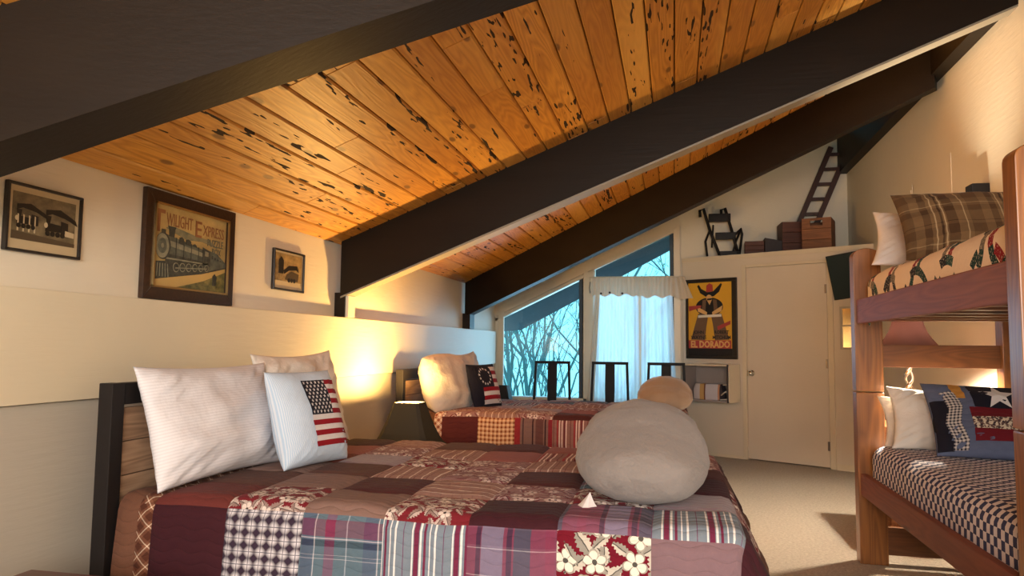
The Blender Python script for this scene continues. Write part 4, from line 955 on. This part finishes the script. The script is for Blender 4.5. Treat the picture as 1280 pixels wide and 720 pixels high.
def nightstand(label, loc, rz, w, d, h, mat):
    o = thing('nightstand', label, 'nightstand', loc, rz)
    G().box((-w/2 - 0.015, -d/2 - 0.015, h - 0.025), (w/2 + 0.015, d/2 + 0.015, h)).out('top', mat, o, bevel=0.006)
    G().box((-w/2, -d/2, 0.10), (w/2, d/2, h - 0.025)).out('body', mat, o, bevel=0.003)
    for k in (0, 1):
        z0 = 0.12 + k * (h - 0.16) / 2; z1 = z0 + (h - 0.16) / 2 - 0.015
        dd = G().box((w/2, -d/2 + 0.02, z0), (w/2 + 0.015, d/2 - 0.02, z1)).out('drawer', mat, o, bevel=0.003)
        G().lathe([(0.0, 0.028), (0.012, 0.026), (0.014, 0.018), (0.006, 0.010), (0.006, 0.0)], 12, m=Matrix.Translation((w/2 + 0.015, 0, (z0 + z1)/2)) @ Matrix.Rotation(PI/2, 4, 'Y')).out('knob', BRASS, dd, True)
    for sx in (-1, 1):
        for sy in (-1, 1): G().box((sx*w/2 - (0.04 if sx > 0 else 0), sy*d/2 - (0.04 if sy > 0 else 0), 0), (sx*w/2 + (0.04 if sx < 0 else 0), sy*d/2 + (0.04 if sy < 0 else 0), 0.10)).out('leg', mat, o)
    return o
nightstand('dark nightstand in the gap between the two beds', (-1.80, 4.66, 0), 0, 0.40, 0.60, 0.42, DARKWOOD)
nightstand('dark nightstand beyond the far bed, below the left window', (-1.83, 7.70, 0), 0, 0.38, 0.42, 0.42, DARKWOOD)
def bed_lamp(label, loc, lit):
    o = thing('table_lamp', label, 'lamp', loc)
    G().lathe([(0.0, 0.0), (0.075, 0.0), (0.075, 0.012), (0.03, 0.025), (0.022, 0.06), (0.034, 0.10), (0.018, 0.14), (0.010, 0.16), (0.010, 0.27), (0.0, 0.27)], 20).out('base', BLACK, o, True)
    return o
la = bed_lamp('lit table lamp with a dark flared square shade between the beds', (-1.745, 4.75, 0.421), True)
square_shade(la, 0.075, 0.365, 0.215, 0.088, shade_mat('dark_green_grey_shade', (0.055, 0.052, 0.042), (0.25, 0.17, 0.07), 0.012))
bulb(la, (0, 0, 0.29), 155, (1.0, 0.56, 0.16))
la2 = bed_lamp('small black unlit lamp on the nightstand beyond the far bed', (-1.83, 7.98, 0.421), False)
la2.location = (-1.83, 7.80, 0.421)
square_shade(la2, 0.13, 0.325, 0.125, 0.080, plain('black_shade', (0.012, 0.014, 0.018), 0.7), 0.1)
# reddish nightstand at the bottom left corner, with a folded card on it
nightstand('red mahogany nightstand beside the near bed, at the bottom left corner', (-1.62, 1.63, 0), 0, 0.44, 0.46, 0.50, REDWOOD)
o = G().box((-0.05, -0.07, 0), (0.05, 0.07, 0.012)).out('folded_card', pr('card_tan', 206, 160, 120), None, bevel=0.002); o.location = (-1.50, 1.74, 0.501); o.rotation_euler = (0, 0, 0.3)
tag(o, 'tan card lying on the red mahogany nightstand', 'card')
# bunk lamp on its stand behind the far end of the bunk
nightstand('pine bedside table behind the far end of the bunk bed', (1.48, 5.02, 0), -PI/2, 0.42, 0.52, 0.72, OLDWOOD)
lb = thing('table_lamp', 'lit table lamp with a mauve bell shade and twisted silver stem behind the bunk', 'lamp', (1.372, 4.84, 0.721))
g = G().lathe([(0.0, 0.0), (0.085, 0.0), (0.085, 0.015), (0.05, 0.03), (0.02, 0.045), (0.0, 0.045)], 20); g.out('base', STEEL, lb, True)
for ph in (0, PI):
    G().tube([(0.020*math.cos(ph + k*0.55), 0.020*math.sin(ph + k*0.55), 0.045 + k*0.0145) for k in range(30)], [0.010 + 0.003*math.sin(k*1.1) for k in range(30)], 8).out('twisted_stem', CHROME, lb, True)
g = G()
prof = [(0.178, 0.462), (0.158, 0.485), (0.130, 0.520), (0.105, 0.560), (0.088, 0.605), (0.078, 0.655), (0.072, 0.70)]
for k in (0, 1): g.lathe([(r - 0.003*k, z) for r, z in prof], 32)
sh = g.out('lamp_shade', shade_mat('mauve_brown_shade', (0.15, 0.095, 0.095), (0.40, 0.24, 0.22), 0.05), lb, True)
G().lathe([(0.179, 0.458), (0.181, 0.462), (0.179, 0.468), (0.175, 0.466), (0.175, 0.460)], 32).out('shade_trim', pr('shade_trim_cream', 210, 190, 160), lb, True)
bulb(lb, (0, 0, 0.485), 330, (1.0, 0.84, 0.62))

# ================================================================== CHAIRS BY THE WINDOW
def make_chair(label, loc, rz, group):
    """root at the floor below the middle of the back; the seat points along local -y"""
    o = thing('dining_chair', label, 'chair', loc, rz, group)
    for sx in (-1, 1):
        G().bar((sx*0.205, 0.02, 0), (sx*0.200, 0.0, 0.46), 0.034, 0.034, (0, 1, 0)).bar((sx*0.200, 0.0, 0.46), (sx*0.180, 0.05, 1.0), 0.026, 0.030, (0, 1, 0)).out('back_post', CHAIRB, o, bevel=0.003)
        G().bar((sx*0.205, -0.40, 0), (sx*0.205, -0.40, 0.44), 0.034, 0.034, (0, 1, 0)).out('leg', CHAIRB, o, bevel=0.003)
    G().box((-0.195, 0.038, 0.985), (0.195, 0.066, 1.015)).out('top_rail', CHAIRB, o, bevel=0.003)
    v = [(-0.045, 0.0, 0.47), (0.045, 0.0, 0.47), (0.052, 0.022, 0.72), (0.050, 0.048, 0.99), (-0.050, 0.048, 0.99), (-0.052, 0.022, 0.72)]
    G().prism(v, (0, 0.014, 0)).out('splat', CHAIRB, o)
    G().box((-0.225, -0.43, 0.44), (0.225, 0.02, 0.475)).out('seat', CHAIRB, o, bevel=0.010)
    for z in (0.2,):
        G().bar((-0.2, -0.39, z), (0.2, -0.39, z), 0.02, 0.02).out('stretcher', CHAIRB, o)
        for sx in (-1, 1): G().bar((sx*0.203, -0.39, z + 0.05), (sx*0.203, 0.01, z + 0.05), 0.02, 0.02).out('stretcher', CHAIRB, o)
    return o
make_chair('black splat back chair in front of the uncurtained left window', (-1.30, 7.95, 0), 0.02, 'black chairs by the gable window')
make_chair('black splat back chair at the left edge of the white curtain', (-0.675, 7.95, 0), 0.0, 'black chairs by the gable window')
make_chair('black splat back chair farthest right, behind the lamp-tinted bolster', (-0.085, 7.95, 0), -0.03, 'black chairs by the gable window')

# ================================================================== CURTAINS
def sheer():
    t = NT('white_sheer'); co = t.coord(); a = t.noise(t.scale(co, (30, 1, 1)), 1.0, 3)
    d = t.n('BsdfDiffuse', {'Color': (0.85, 0.86, 0.88)}); tl = t.n('BsdfTranslucent', {'Color': (0.90, 0.93, 0.96)}); tp = t.n('BsdfTransparent', {'Color': (0.95, 0.97, 1.0)})
    m1 = t.n('MixShader', {0: 0.62, 1: d.outputs[0], 2: tl.outputs[0]}); m2 = t.n('MixShader', {0: 0.13, 1: m1.outputs[0], 2: tp.outputs[0]})
    t.t.links.new(m2.outputs[0], t.o.inputs[0]); return t.m
SHEER = sheer(); VAL = cloth('cream_valance', (0.74, 0.64, 0.50), trans=0.25, tcol=(0.8, 0.7, 0.55), wr=0.2)
def curtain(label, xt0, xt1, xb0, xb1, zt, zb, folds, seed):
    ro = thing('curtain', label, 'curtain', ((xt0 + xt1)/2, 8.60, zb))
    def fn(u, v):
        t = 1 - v; x = (xt0 + (xt1-xt0)*u) * v + (xb0 + (xb1-xb0)*u) * t
        a = 0.008 + 0.014 * t
        y = 8.60 + a * math.sin(u * folds * 2*PI + seed + 0.7*math.sin(3*u + seed)) + 0.006*nz(u*9, v*2, seed, 1)
        return Vector((x, y, zb + (zt - zb) * v)) - Vector(ro.location)
    grid_mesh('cloth', fn, 110, 14, SHEER, ro)
    return ro
curtain('white sheer curtain panel, wide left one under the cream valance', -0.905, -0.40, -0.955, -0.385, 1.945, 0.42, 7, 0.4)
curtain('white sheer curtain panel, narrow right one under the cream valance', -0.37, -0.02, -0.37, 0.03, 1.945, 0.42, 5, 2.0)
va = thing('valance', 'cream gathered valance with a scalloped hem and dark buttons above the sheers', 'valance', (-0.43, 8.55, 1.95))
def vf(u, v):
    x = -0.945 + 1.06*u; hem = 0.205 + 0.016*math.cos(u * 2*PI * 6.5) + (0.02 if u > 0.5 else 0) + 0.035 * max(0, (u - 0.9) / 0.1)
    z = 1.975 - hem * (1 - v) ; y = 8.555 - 0.02*(1-v) + 0.010*math.sin(u*2*PI*22) * (0.6 + 0.4*v) + (0.0 if u < 0.93 else 0.0)
    x += 0.10 * max(0, (u - 0.88)/0.12) * (1 - v)
    return Vector((x, y, z)) - Vector((-0.43, 8.55, 1.95))
grid_mesh('cloth', vf, 180, 10, VAL, va)
G().tube([(-0.965+0.43, 0.03, 0.028), (0.12+0.43, 0.03, 0.028)], 0.009, 8).out('rod', TRIMP, va)
for u in (0.115, 0.21, 0.345):
    p = vf(u, 0.10); G().tube([(p.x, p.y - 0.012, p.z), (p.x, p.y - 0.004, p.z)], 0.013, 12).out('button', P_BLK, va)
tb = G().tube([(-0.955, 8.58, 1.93), (-0.962, 8.56, 1.86), (-0.955, 8.57, 1.80), (-0.940, 8.58, 1.83), (-0.945, 8.6, 1.88)], 0.006, 8).out('curtain_hook', STEEL, None, True)
tag(tb, 'small dark metal tieback hook left of the valance', 'hook')
# side curtain: a narrow cream tail slanting down the left of the sheer
ct = G()
tl_ = grid_mesh('curtain', lambda u, v: Vector((-0.895 + 0.055*u - (1-v)*0.10*(1 - 0.25*u), 8.565 + 0.010*math.sin(u*9), 0.40 + 1.40*v)) - Vector((-0.9, 8.565, 0.4)), 10, 14, VAL)
tl_.location = (-0.9, 8.565, 0.4); tag(tl_, 'narrow cream curtain tail slanting down left of the sheers', 'curtain')

# ================================================================== BUNK BED
def bunk_post(o, name, x0, x1, y0, y1, z0, z1, rounded):
    if not rounded: return G().box((x0, y0, z0), (x1, y1, z1)).out(name, PINE, o, bevel=0.006)
    n = 12; poly = [(x0, y0, z0), (x1, y0, z0)]
    for k in range(n + 1):
        t = PI * k / n; cx_ = (x0 + x1)/2; poly.append((cx_ + (x1-x0)/2*math.cos(t), y0, z1 - 0.045 + 0.045*math.sin(t)))
    return G().prism(poly, (0, y1 - y0, 0)).out(name, PINE, o, bevel=0.004)
BX, BY = 0.992, 2.42
bk = thing('bunk_bed', 'golden pine bunk bed with bolted posts against the right wall', 'bunk bed', (BX, BY, 0))
W_, L_ = 0.885, 2.13
for (x0, far) in ((0.0, 0), (W_ - 0.145, 0), (0.0, 1), (W_ - 0.145, 1)):
    y0 = L_ - 0.09 if far else 0.0; y1 = L_ if far else 0.09
    zt_ = 1.745 if far else 1.795
    bunk_post(bk, 'lower_post', x0, x0 + 0.145, y0, y1, 0.0, 0.936, False)
    bunk_post(bk, 'upper_post', x0, x0 + 0.145, y0, y1, 0.942, zt_, True)
for xx in (0.012, W_ - 0.05):
    G().box((xx, 0.09, 1.318), (xx + 0.035, L_ - 0.085, 1.452)).out('upper_side_rail', PINEY, bk, bevel=0.005)
    G().box((xx, 0.09, 0.372), (xx + 0.035, L_ - 0.085, 0.490)).out('lower_side_rail', PINEY, bk, bevel=0.005)
for yy in (L_ - 0.062, 0.03):
    G().box((0.145, yy, 1.076), (W_ - 0.145, yy + 0.03, 1.202)).out('end_rail', PINEX, bk, bevel=0.004)
    G().box((0.145, yy, 1.345), (W_ - 0.145, yy + 0.03, 1.46)).out('end_rail', PINEX, bk, bevel=0.004)
    G().box((0.145, yy, 0.36), (W_ - 0.145, yy + 0.03, 0.49)).out('end_rail', PINEX, bk, bevel=0.004)
    G().box((0.145, yy, 0.05), (W_ - 0.145, yy + 0.03, 0.20)).out('end_rail', PINEX, bk, bevel=0.004)
for z in (1.33, 0.38):
    for k in range(7): G().box((0.05, 0.16 + k*0.29, z), (W_ - 0.05, 0.25 + k*0.29, z + 0.02)).out('slat', PINEX, bk)
for z, x in ((1.690, 0.066), (1.585, 0.066), (1.42, 0.078), (1.345, 0.078)):
    G().lathe([(0.0, 0.010), (0.010, 0.009), (0.016, 0.004), (0.017, 0.0)], 14, m=Matrix.Translation((x - 0.012, 0.0, z)) @ Matrix.Rotation(PI/2, 4, 'X')).out('bolt', STEEL, bk, True)
G().box((0.078, -0.006, 1.60), (0.125, 0.0, 1.71)).out('bracket_plate', STEEL, bk, bevel=0.003)
# mattresses and covers: each cover is one continuous draped cloth
def checks():
    t = NT('navy_check_sheet'); uv, u, v = fab_uv(t)
    a = t.math('GREATER_THAN', t.math('FRACT', t.math('DIVIDE', t.math('ADD', u, 5.0), 0.066)), 0.5); b = t.math('GREATER_THAN', t.math('FRACT', t.math('DIVIDE', t.math('ADD', v, 5.0), 0.058)), 0.5)
    x = t.math('ABSOLUTE', t.math('SUBTRACT', a, b)); c = t.mix(x, S(226, 220, 224), S(60, 66, 102))
    return fab_end(t, c, uv, quilted=False, var=0.06)
def ring_quilt():
    """cream quilt with rings pieced from dark green, red and black prints"""
    t = NT('ring_pieced_quilt'); uv, u, v = fab_uv(t); base = S(242, 220, 196); col = base; cur = None
    for off in ((0.0, 0.0), (0.19, 0.19)):
        p = t.n('VectorMath', {0: uv, 1: (off[0] + 3.8, off[1] + 3.8, 0)}, operation='ADD').outputs[0]
        s = t.n('SeparateXYZ', {0: p}); fx = t.math('SUBTRACT', t.math('FRACT', t.math('DIVIDE', s.outputs[0], 0.38)), 0.5); fy = t.math('SUBTRACT', t.math('FRACT', t.math('DIVIDE', s.outputs[1], 0.38)), 0.5)
        r = t.math('SQRT', t.math('ADD', t.math('MULTIPLY', fx, fx), t.math('MULTIPLY', fy, fy)))
        ang = t.math('ARCTAN2', fy, fx); cellid = t.math('FLOOR', t.math('MULTIPLY', ang, 2.2))
        ix = t.math('FLOOR', t.math('DIVIDE', s.outputs[0], 0.38)); iy = t.math('FLOOR', t.math('DIVIDE', s.outputs[1], 0.38))
        rn = t.n('TexWhiteNoise', {'Vector': t.n('CombineXYZ', {0: t.math('ADD', cellid, t.math('MULTIPLY', ix, 17.0)), 1: iy, 2: off[0]}).outputs[0]}).outputs['Value']
        pc = t.ramp(rn, [(0, S(24, 60, 58)), (0.24, S(150, 30, 40)), (0.44, S(34, 32, 40)), (0.62, S(40, 78, 70)), (0.8, S(120, 110, 96))], 'CONSTANT')
        sp = t.math('GREATER_THAN', t.noise(uv, 120, 2), 0.60); pc = t.mix(t.math('MULTIPLY', sp, 0.7), pc, S(210, 196, 170))
        band = t.math('MULTIPLY', t.math('GREATER_THAN', r, 0.36), t.math('LESS_THAN', r, 0.47))
        keep = t.math('GREATER_THAN', t.n('TexWhiteNoise', {'Vector': t.n('CombineXYZ', {0: cellid, 1: t.math('ADD', ix, iy), 2: 3.0 + off[0]}).outputs[0]}).outputs['Value'], 0.35)
        col = t.mix(t.math('MULTIPLY', band, keep), col, pc)
    return fab_end(t, col, uv, quilted=False, var=0.05)
def mattress(label, x0, x1, y0, y1, z0, z1, mat, drop, name, covername, coverlabel, wob=0.0, flare=0.0, cover_in=0.0):
    m = G().box((x0 + 0.03, y0 + 0.03, z0), (x1 - 0.03, y1 - 0.03, z1 - 0.02)).out(name, plain(name + '_cloth', (0.7, 0.66, 0.6), 0.9), None, bevel=0.05, seg=3)
    tag(m, label, 'mattress')
    d = Drape(x0, x1, y0, y1, z1, r=0.07, flare=flare, foot_flare=flare, wob=wob, head=True)
    c = grid_mesh(covername, lambda u, v: d.p(x0 - drop + (x1 - x0 + 2*drop)*u, y0 - drop*0.6 + (y1 - y0 + 1.2*drop)*v) - Vector((x0, y0, z1)), 44, 80, mat, None, lambda u, v: ((x1 - x0 + 2*drop)*u, (y1 - y0 + 1.2*drop)*v))
    c.location = (x0, y0, z1); tag(c, coverlabel, 'bedding')
    return c
mattress('white mattress on the lower bunk under the checked sheet', 1.045, 1.835, 2.53, 4.435, 0.402, 0.655, checks(), 0.22, 'mattress', 'bed_sheet', 'navy and white checked sheet covering the lower bunk', wob=0.006)
mattress('white mattress on the upper bunk under the ring quilt', 1.045, 1.835, 2.53, 4.435, 1.352, 1.595, ring_quilt(), 0.20, 'mattress', 'patchwork_quilt', 'cream quilt with dark ring patchwork on the upper bunk', wob=0.012)
PLAIDP = plaid('brown_plaid_cushion', 0.30, [(0.03, 0.13, S(84, 62, 42)), (0.18, 0.20, S(196, 170, 130)), (0.26, 0.29, S(52, 36, 26)), (0.31, 0.33, S(196, 170, 130)), (0.35, 0.50, S(74, 52, 34)), (0.62, 0.64, S(190, 164, 124)), (0.70, 0.90, S(96, 72, 48))], 0.22, [(0.1, 0.25, S(82, 60, 40)), (0.32, 0.34, S(190, 164, 124)), (0.5, 0.72, S(84, 62, 42)), (0.8, 0.82, S(60, 42, 30))], S(122, 96, 66), 0.35, quilted=False)
pillow('brown tartan pillow propped on the upper bunk', PLAIDP, (1.43, 3.86, 1.765), (1, 0.05, 0.0), (-0.08, 0.55, 1), 0.74, 0.40, 0.20, seed=8, pin=0.05)
SATIN = cloth('ivory_satin', (0.80, 0.72, 0.66), wr=0.4, rough=0.4, scale=7)
pillow('ivory satin pillow behind the tartan one on the upper bunk', SATIN, (1.37, 4.22, 1.74), (1, -0.1, -0.10), (0.05, 0.45, 1), 0.66, 0.34, 0.16, seed=9, pin=0.09, wr=0.022)
pillow('cream pillow behind the star pillow on the lower bunk', IVORY, (1.43, 4.30, 0.80), (1, 0.0, -0.06), (0, 0.55, 1), 0.64, 0.36, 0.15, seed=10, pin=0.10, wr=0.020)
pillow('tan pillow at the back of the lower bunk, mostly hidden', CREAMC, (1.42, 4.385, 0.78), (1, 0, 0.02), (0, 0.25, 1), 0.66, 0.30, 0.09, seed=14, pin=0.10)
SLATE = fabric('slate_blue_patch', S(96, 106, 134)); CAL = floral('cream_calico', S(222, 210, 188), S(70, 60, 70), S(120, 90, 84), cell=0.022, size=0.3); GOLD = fabric('gold_patch', S(196, 140, 66)); NCHK = plaid('navy_small_check', 0.016, [(0.0, 0.5, S(40, 42, 60))], 0.016, [(0.0, 0.5, S(40, 42, 60))], S(214, 206, 200), 0.5)
sp_, SPP = pillow('patchwork pillow with a cream star on navy, leaning on the lower bunk', SLATE, (1.56, 4.06, 0.825), (1, 0.0, -0.03), (-0.02, 0.75, 1), 0.66, 0.42, 0.16, seed=11, pin=0.05)
overlay(sp_, SPP, 'navy_panel', -0.42, 0.34, 0.18, 0.93, NAVY, 0.002)
star_overlay(sp_, SPP, 'star', [(-0.05, 0.53, 0.26, 0.42)], FWHITE, 0.0045)
RED2 = fabric('dark_red_patch', S(112, 30, 40))
for k, (a, b, m_) in enumerate(((-0.10, 0.18, RED2), (-0.42, -0.10, CAL), (-0.70, -0.42, RED2))): overlay(sp_, SPP, 'stripe', -0.50, 0.96, a, b, m_, 0.002)
for a, b, m_ in ((0.70, 0.92, RED2), (0.44, 0.70, CAL), (0.18, 0.44, RED2)): overlay(sp_, SPP, 'stripe', 0.34, 0.96, a, b, m_, 0.002)
overlay(sp_, SPP, 'gold_strip', -0.66, -0.50, 0.45, 0.94, GOLD, 0.002)
overlay(sp_, SPP, 'check_strip', -0.82, -0.62, -0.92, 0.62, NCHK, 0.006, 10, lambda u, v: (u + 0.04*math.sin(v*6), v))
overlay(sp_, SPP, 'navy_strip', -0.99, -0.80, -0.94, 0.40, NAVY, 0.006, 10, lambda u, v: (min(0.99, u + 0.04*math.sin(v*6)) if u > -0.98 else u, v))

# ================================================================== LOFT SHELF THINGS AND RIGHT WALL
ZL = 2.197
ss = thing('step_stool', 'folded black metal step stool leaning on the loft ledge', 'step stool', (0.54, 8.52, ZL))
o_ = Vector((0.54, 8.52, ZL)); T_ = lambda pts: [Vector(p) - o_ for p in pts]
for d in (0.0, 0.235): G().tube(T_([(0.30 + d, 8.56, 2.66), (0.295 + d, 8.555, 2.735), (0.335 + d, 8.54, 2.75), (0.40 + d, 8.50, 2.50), (0.50 + d*0.85, 8.45, ZL + 0.012)]), 0.017, 8).out('rail', BLACK, ss, True)
for d in (0.0, 0.34): G().tube(T_([(0.40 + d, 8.60, 2.50), (0.355 + d*0.98, 8.57, 2.38), (0.37 + d*0.8, 8.52, ZL + 0.012)]), 0.013, 8).out('rear_leg', BLACK, ss, True)
G().tube(T_([(0.66, 8.5, 2.43), (0.745, 8.56, 2.515), (0.755, 8.57, 2.46), (0.72, 8.55, ZL + 0.012)]), 0.014, 8).out('rear_leg', BLACK, ss, True)
G().box((0.39 - 0.54, -0.01, 0.40), (0.63 - 0.54, 0.04, 0.49)).out('tread', BLACK, ss, bevel=0.006)
G().box((0.46 - 0.54, -0.05, 0.19), (0.68 - 0.54, -0.01, 0.27)).out('tread', BLACK, ss, bevel=0.006)
G().box((0.50 - 0.54, -0.08, 0.0), (0.72 - 0.54, -0.04, 0.055)).out('tread', BLACK, ss, bevel=0.006)
G().tube(T_([(0.44, 8.53, 2.56), (0.42, 8.5, 2.30)]), 0.010, 8).out('brace', BLACK, ss, True)
def crate(label, loc, rz, w, d, h, mat, hole=True, name='wooden_crate'):
    o = thing(name, label, 'crate', loc, rz); t = 0.014
    for sy in (0, 1):
        y0 = -d/2 if sy == 0 else d/2 - t
        n = 3; hh_ = h / n
        for k in range(n):
            z0, z1 = k*hh_ + 0.002, (k+1)*hh_ - 0.002
            if hole and k == n - 1 and sy == 0:
                for x0, x1, a, b in ((-w/2, -0.06, z0, z1), (0.06, w/2, z0, z1), (-0.06, 0.06, z0, z0 + 0.03), (-0.06, 0.06, z1 - 0.025, z1)): G().box((x0, y0, a), (x1, y0 + t, b)).out('front_board', mat, o)
            else: G().box((-w/2, y0, z0), (w/2, y0 + t, z1)).out('board', mat, o, bevel=0.002)
    for sx in (-1, 1): G().box((min(sx*w/2, sx*(w/2 - t)), -d/2 + t, 0.002), (max(sx*w/2, sx*(w/2 - t)), d/2 - t, h)).out('end_board', mat, o)
    G().box((-w/2 + t, -d/2 + t, 0.002), (w/2 - t, d/2 - t, 0.014)).out('bottom', mat, o)
    return o
crate('wooden crate with a hand hole on the loft ledge', (1.50, 8.22, ZL), CA + 0.20, 0.285, 0.32, 0.34, OLDWOOD)
crate('dark wooden crate behind the hand hole crate on the loft ledge', (1.27, 8.46, ZL), 0.05, 0.26, 0.30, 0.345, CRATE2, False)
crate('small reddish brown box beside the step stool', (0.87, 8.45, ZL), -0.05, 0.20, 0.18, 0.15, CRATE2, False, 'wooden_box')
G_ = G().prism([(-0.10, -0.1, 0), (0.14, -0.1, 0), (0.14, -0.1, 0.13), (-0.10, -0.1, 0.18)], (0, 0.2, 0)).out('storage_case', plain('dark_case', (0.02, 0.013, 0.016), 0.6), None, bevel=0.006); G_.location = (1.07, 8.43, ZL); tag(G_, 'near black case with a sloping lid between the small box and crates', 'case')
ld = thing('wooden_ladder', 'dark wooden ladder leaning up behind the crates into the roof peak', 'ladder', (1.38, 8.64, ZL))
LW = wood('dark_ladder_wood', S(52, 26, 18), S(80, 42, 28), axis=2, knots=False, rough=0.5)
A = Vector((1.22, 8.58, ZL + 0.03)); B = Vector((1.72, 8.62, 3.42)); dd = Vector((0.19, 0.0, 0.0)); o_ = Vector(ld.location)
for k in (0, 1): G().bar(A + dd*k - o_, B + dd*k - o_, 0.055, 0.028, (0, 1, 0)).out('side_rail', LW, ld, bevel=0.002)
for k in range(7):
    p = A + (B - A) * (0.09 + 0.14*k); G().bar(p - o_, p + dd - o_, 0.022, 0.035).out('rung', LW, ld)
# right wall: switch and reading lamp
sw = G().box((-0.004, -0.03, -0.055), (0.0, 0.03, 0.055)).box((-0.010, -0.006, -0.012), (-0.004, 0.006, 0.012)).out('light_switch', CREAM, None, bevel=0.001); sw.location = (XR - 0.012, 6.42, 2.45); tag(sw, 'thin cream light switch plate on the right wall', 'switch')
rl = thing('wall_lamp', 'small black and white reading lamp on the right wall above the tartan pillow', 'lamp', (XR, 5.02, 2.15))
G().box((-0.10, -0.06, -0.05), (-0.0, 0.05, 0.05)).out('housing', BLACK, rl, bevel=0.005)
G().box((-0.13, 0.05, -0.045), (-0.0, 0.19, 0.02)).out('reflector', pr('lamp_white', 225, 220, 205), rl, bevel=0.004)

# ================================================================== OUTSIDE
EAVE = plain('blue_grey_eave_boards', (0.075, 0.092, 0.115), 0.7, 0.15)
g = G().prism([(-2.4, 9.7, 1.36), (-2.02, 9.7, 1.39), (0.3, 9.7, 2.62), (0.3, 9.7, 3.15), (-2.4, 9.7, 2.0)], (0, 0.06, 0))
ev = struct(g.out('trim_eave', EAVE))
for k in range(9):
    y0 = 8.83 + k * 0.098
    G().prism([(-2.4, y0, cz3(-2.4) + 0.05), (0.6, y0, cz3(0.6) + 0.05), (0.6, y0, cz3(0.6) + 0.075), (-2.4, y0, cz3(-2.4) + 0.075)], (0, 0.092, 0)).out('soffit_board', EAVE, ev)
GR = plain('outdoor_ground', (0.16, 0.20, 0.14), 0.9, 0.3, 2)
struct(box('floor_outdoors', (-40, 9.5, -3.2), (40, 60, -3.0), GR))
BARK = plain('hazy_blue_bark', (0.12, 0.20, 0.22), 0.9, 0.25); LEAFM = plain('spring_leaf', (0.22, 0.42, 0.30), 0.7, 0.3)  # grey-brown bark shifted to blue: haze and cool daylight are in the colour
def tree(label, loc, h, seed, spread=1.0):
    rg = random.Random(seed); tr = G(); lf = G()
    ro = thing('tree', label, 'tree', loc, 0, 'bare trees outside the gable window')
    def grow(p, d, L, r, lev):
        pts = [p]; q_ = Vector(p); n = 4
        for k in range(n):
            d = (d + Vector((rg.uniform(-.25, .25), rg.uniform(-.2, .2), rg.uniform(-.08, .16))) * spread).normalized(); q_ = q_ + d * L / n; pts.append(q_.copy())
        tr.tube(pts, [r * (1 - 0.55*k/n) for k in range(n + 1)], 5 if lev < 2 else 3, cap=False)
        if lev >= 5:
            if rg.random() < 0.5:
                for _ in range(2):
                    s = rg.uniform(0.03, 0.06); a = Vector((rg.uniform(-1, 1), rg.uniform(-1, 1), rg.uniform(-1, 1))).normalized() * s; b = Vector((rg.uniform(-1, 1), rg.uniform(-1, 1), rg.uniform(-1, 1))).normalized() * s * 0.5
                    lf.add([q_, q_ + a*0.5 + b, q_ + a, q_ + a*0.5 - b], [(0, 1, 2, 3)])
            return
        for _ in range(rg.choice((2, 3)) if lev else 8):
            k = rg.randint(1, n); dn = (d + Vector((rg.uniform(-1, 1), rg.uniform(-0.8, 0.8), rg.uniform(-0.4, 0.9))) * 0.9).normalized()
            grow(pts[k], dn, L * rg.uniform(0.45, 0.72), r * 0.45, lev + 1)
    grow(Vector((0, 0, 0)), Vector((rg.uniform(-.15, .15), 0, 1)), h * 0.55, 0.0085 * h, 0)
    mesh('trunk', tr.v, tr.f, BARK, ro, True); f_ = mesh('leaves', lf.v, lf.f, LEAFM, ro); f_['kind'] = 'stuff'
    return ro
for k, (lb_, x, y, h) in enumerate((
        ('bare tree at the left edge of the left window', -3.55, 15.6, 8.5), ('second bare tree from the left through the left window', -3.5, 18.5, 9.5),
        ('tall bare tree in the middle of the left window', -2.55, 14.6, 8.5), ('bare tree at the right side of the left window, near the dark jamb', -2.75, 20.5, 11),
        ('bare tree standing behind the white curtains', -1.3, 16.5, 9), ('bare tree whose twigs fill the small upper window', -0.35, 18.5, 11), ('bare tree farthest away behind the left window trees', -5.4, 25, 12))):
    tree(lb_, (x, y, -3.0), h, 20 + k)
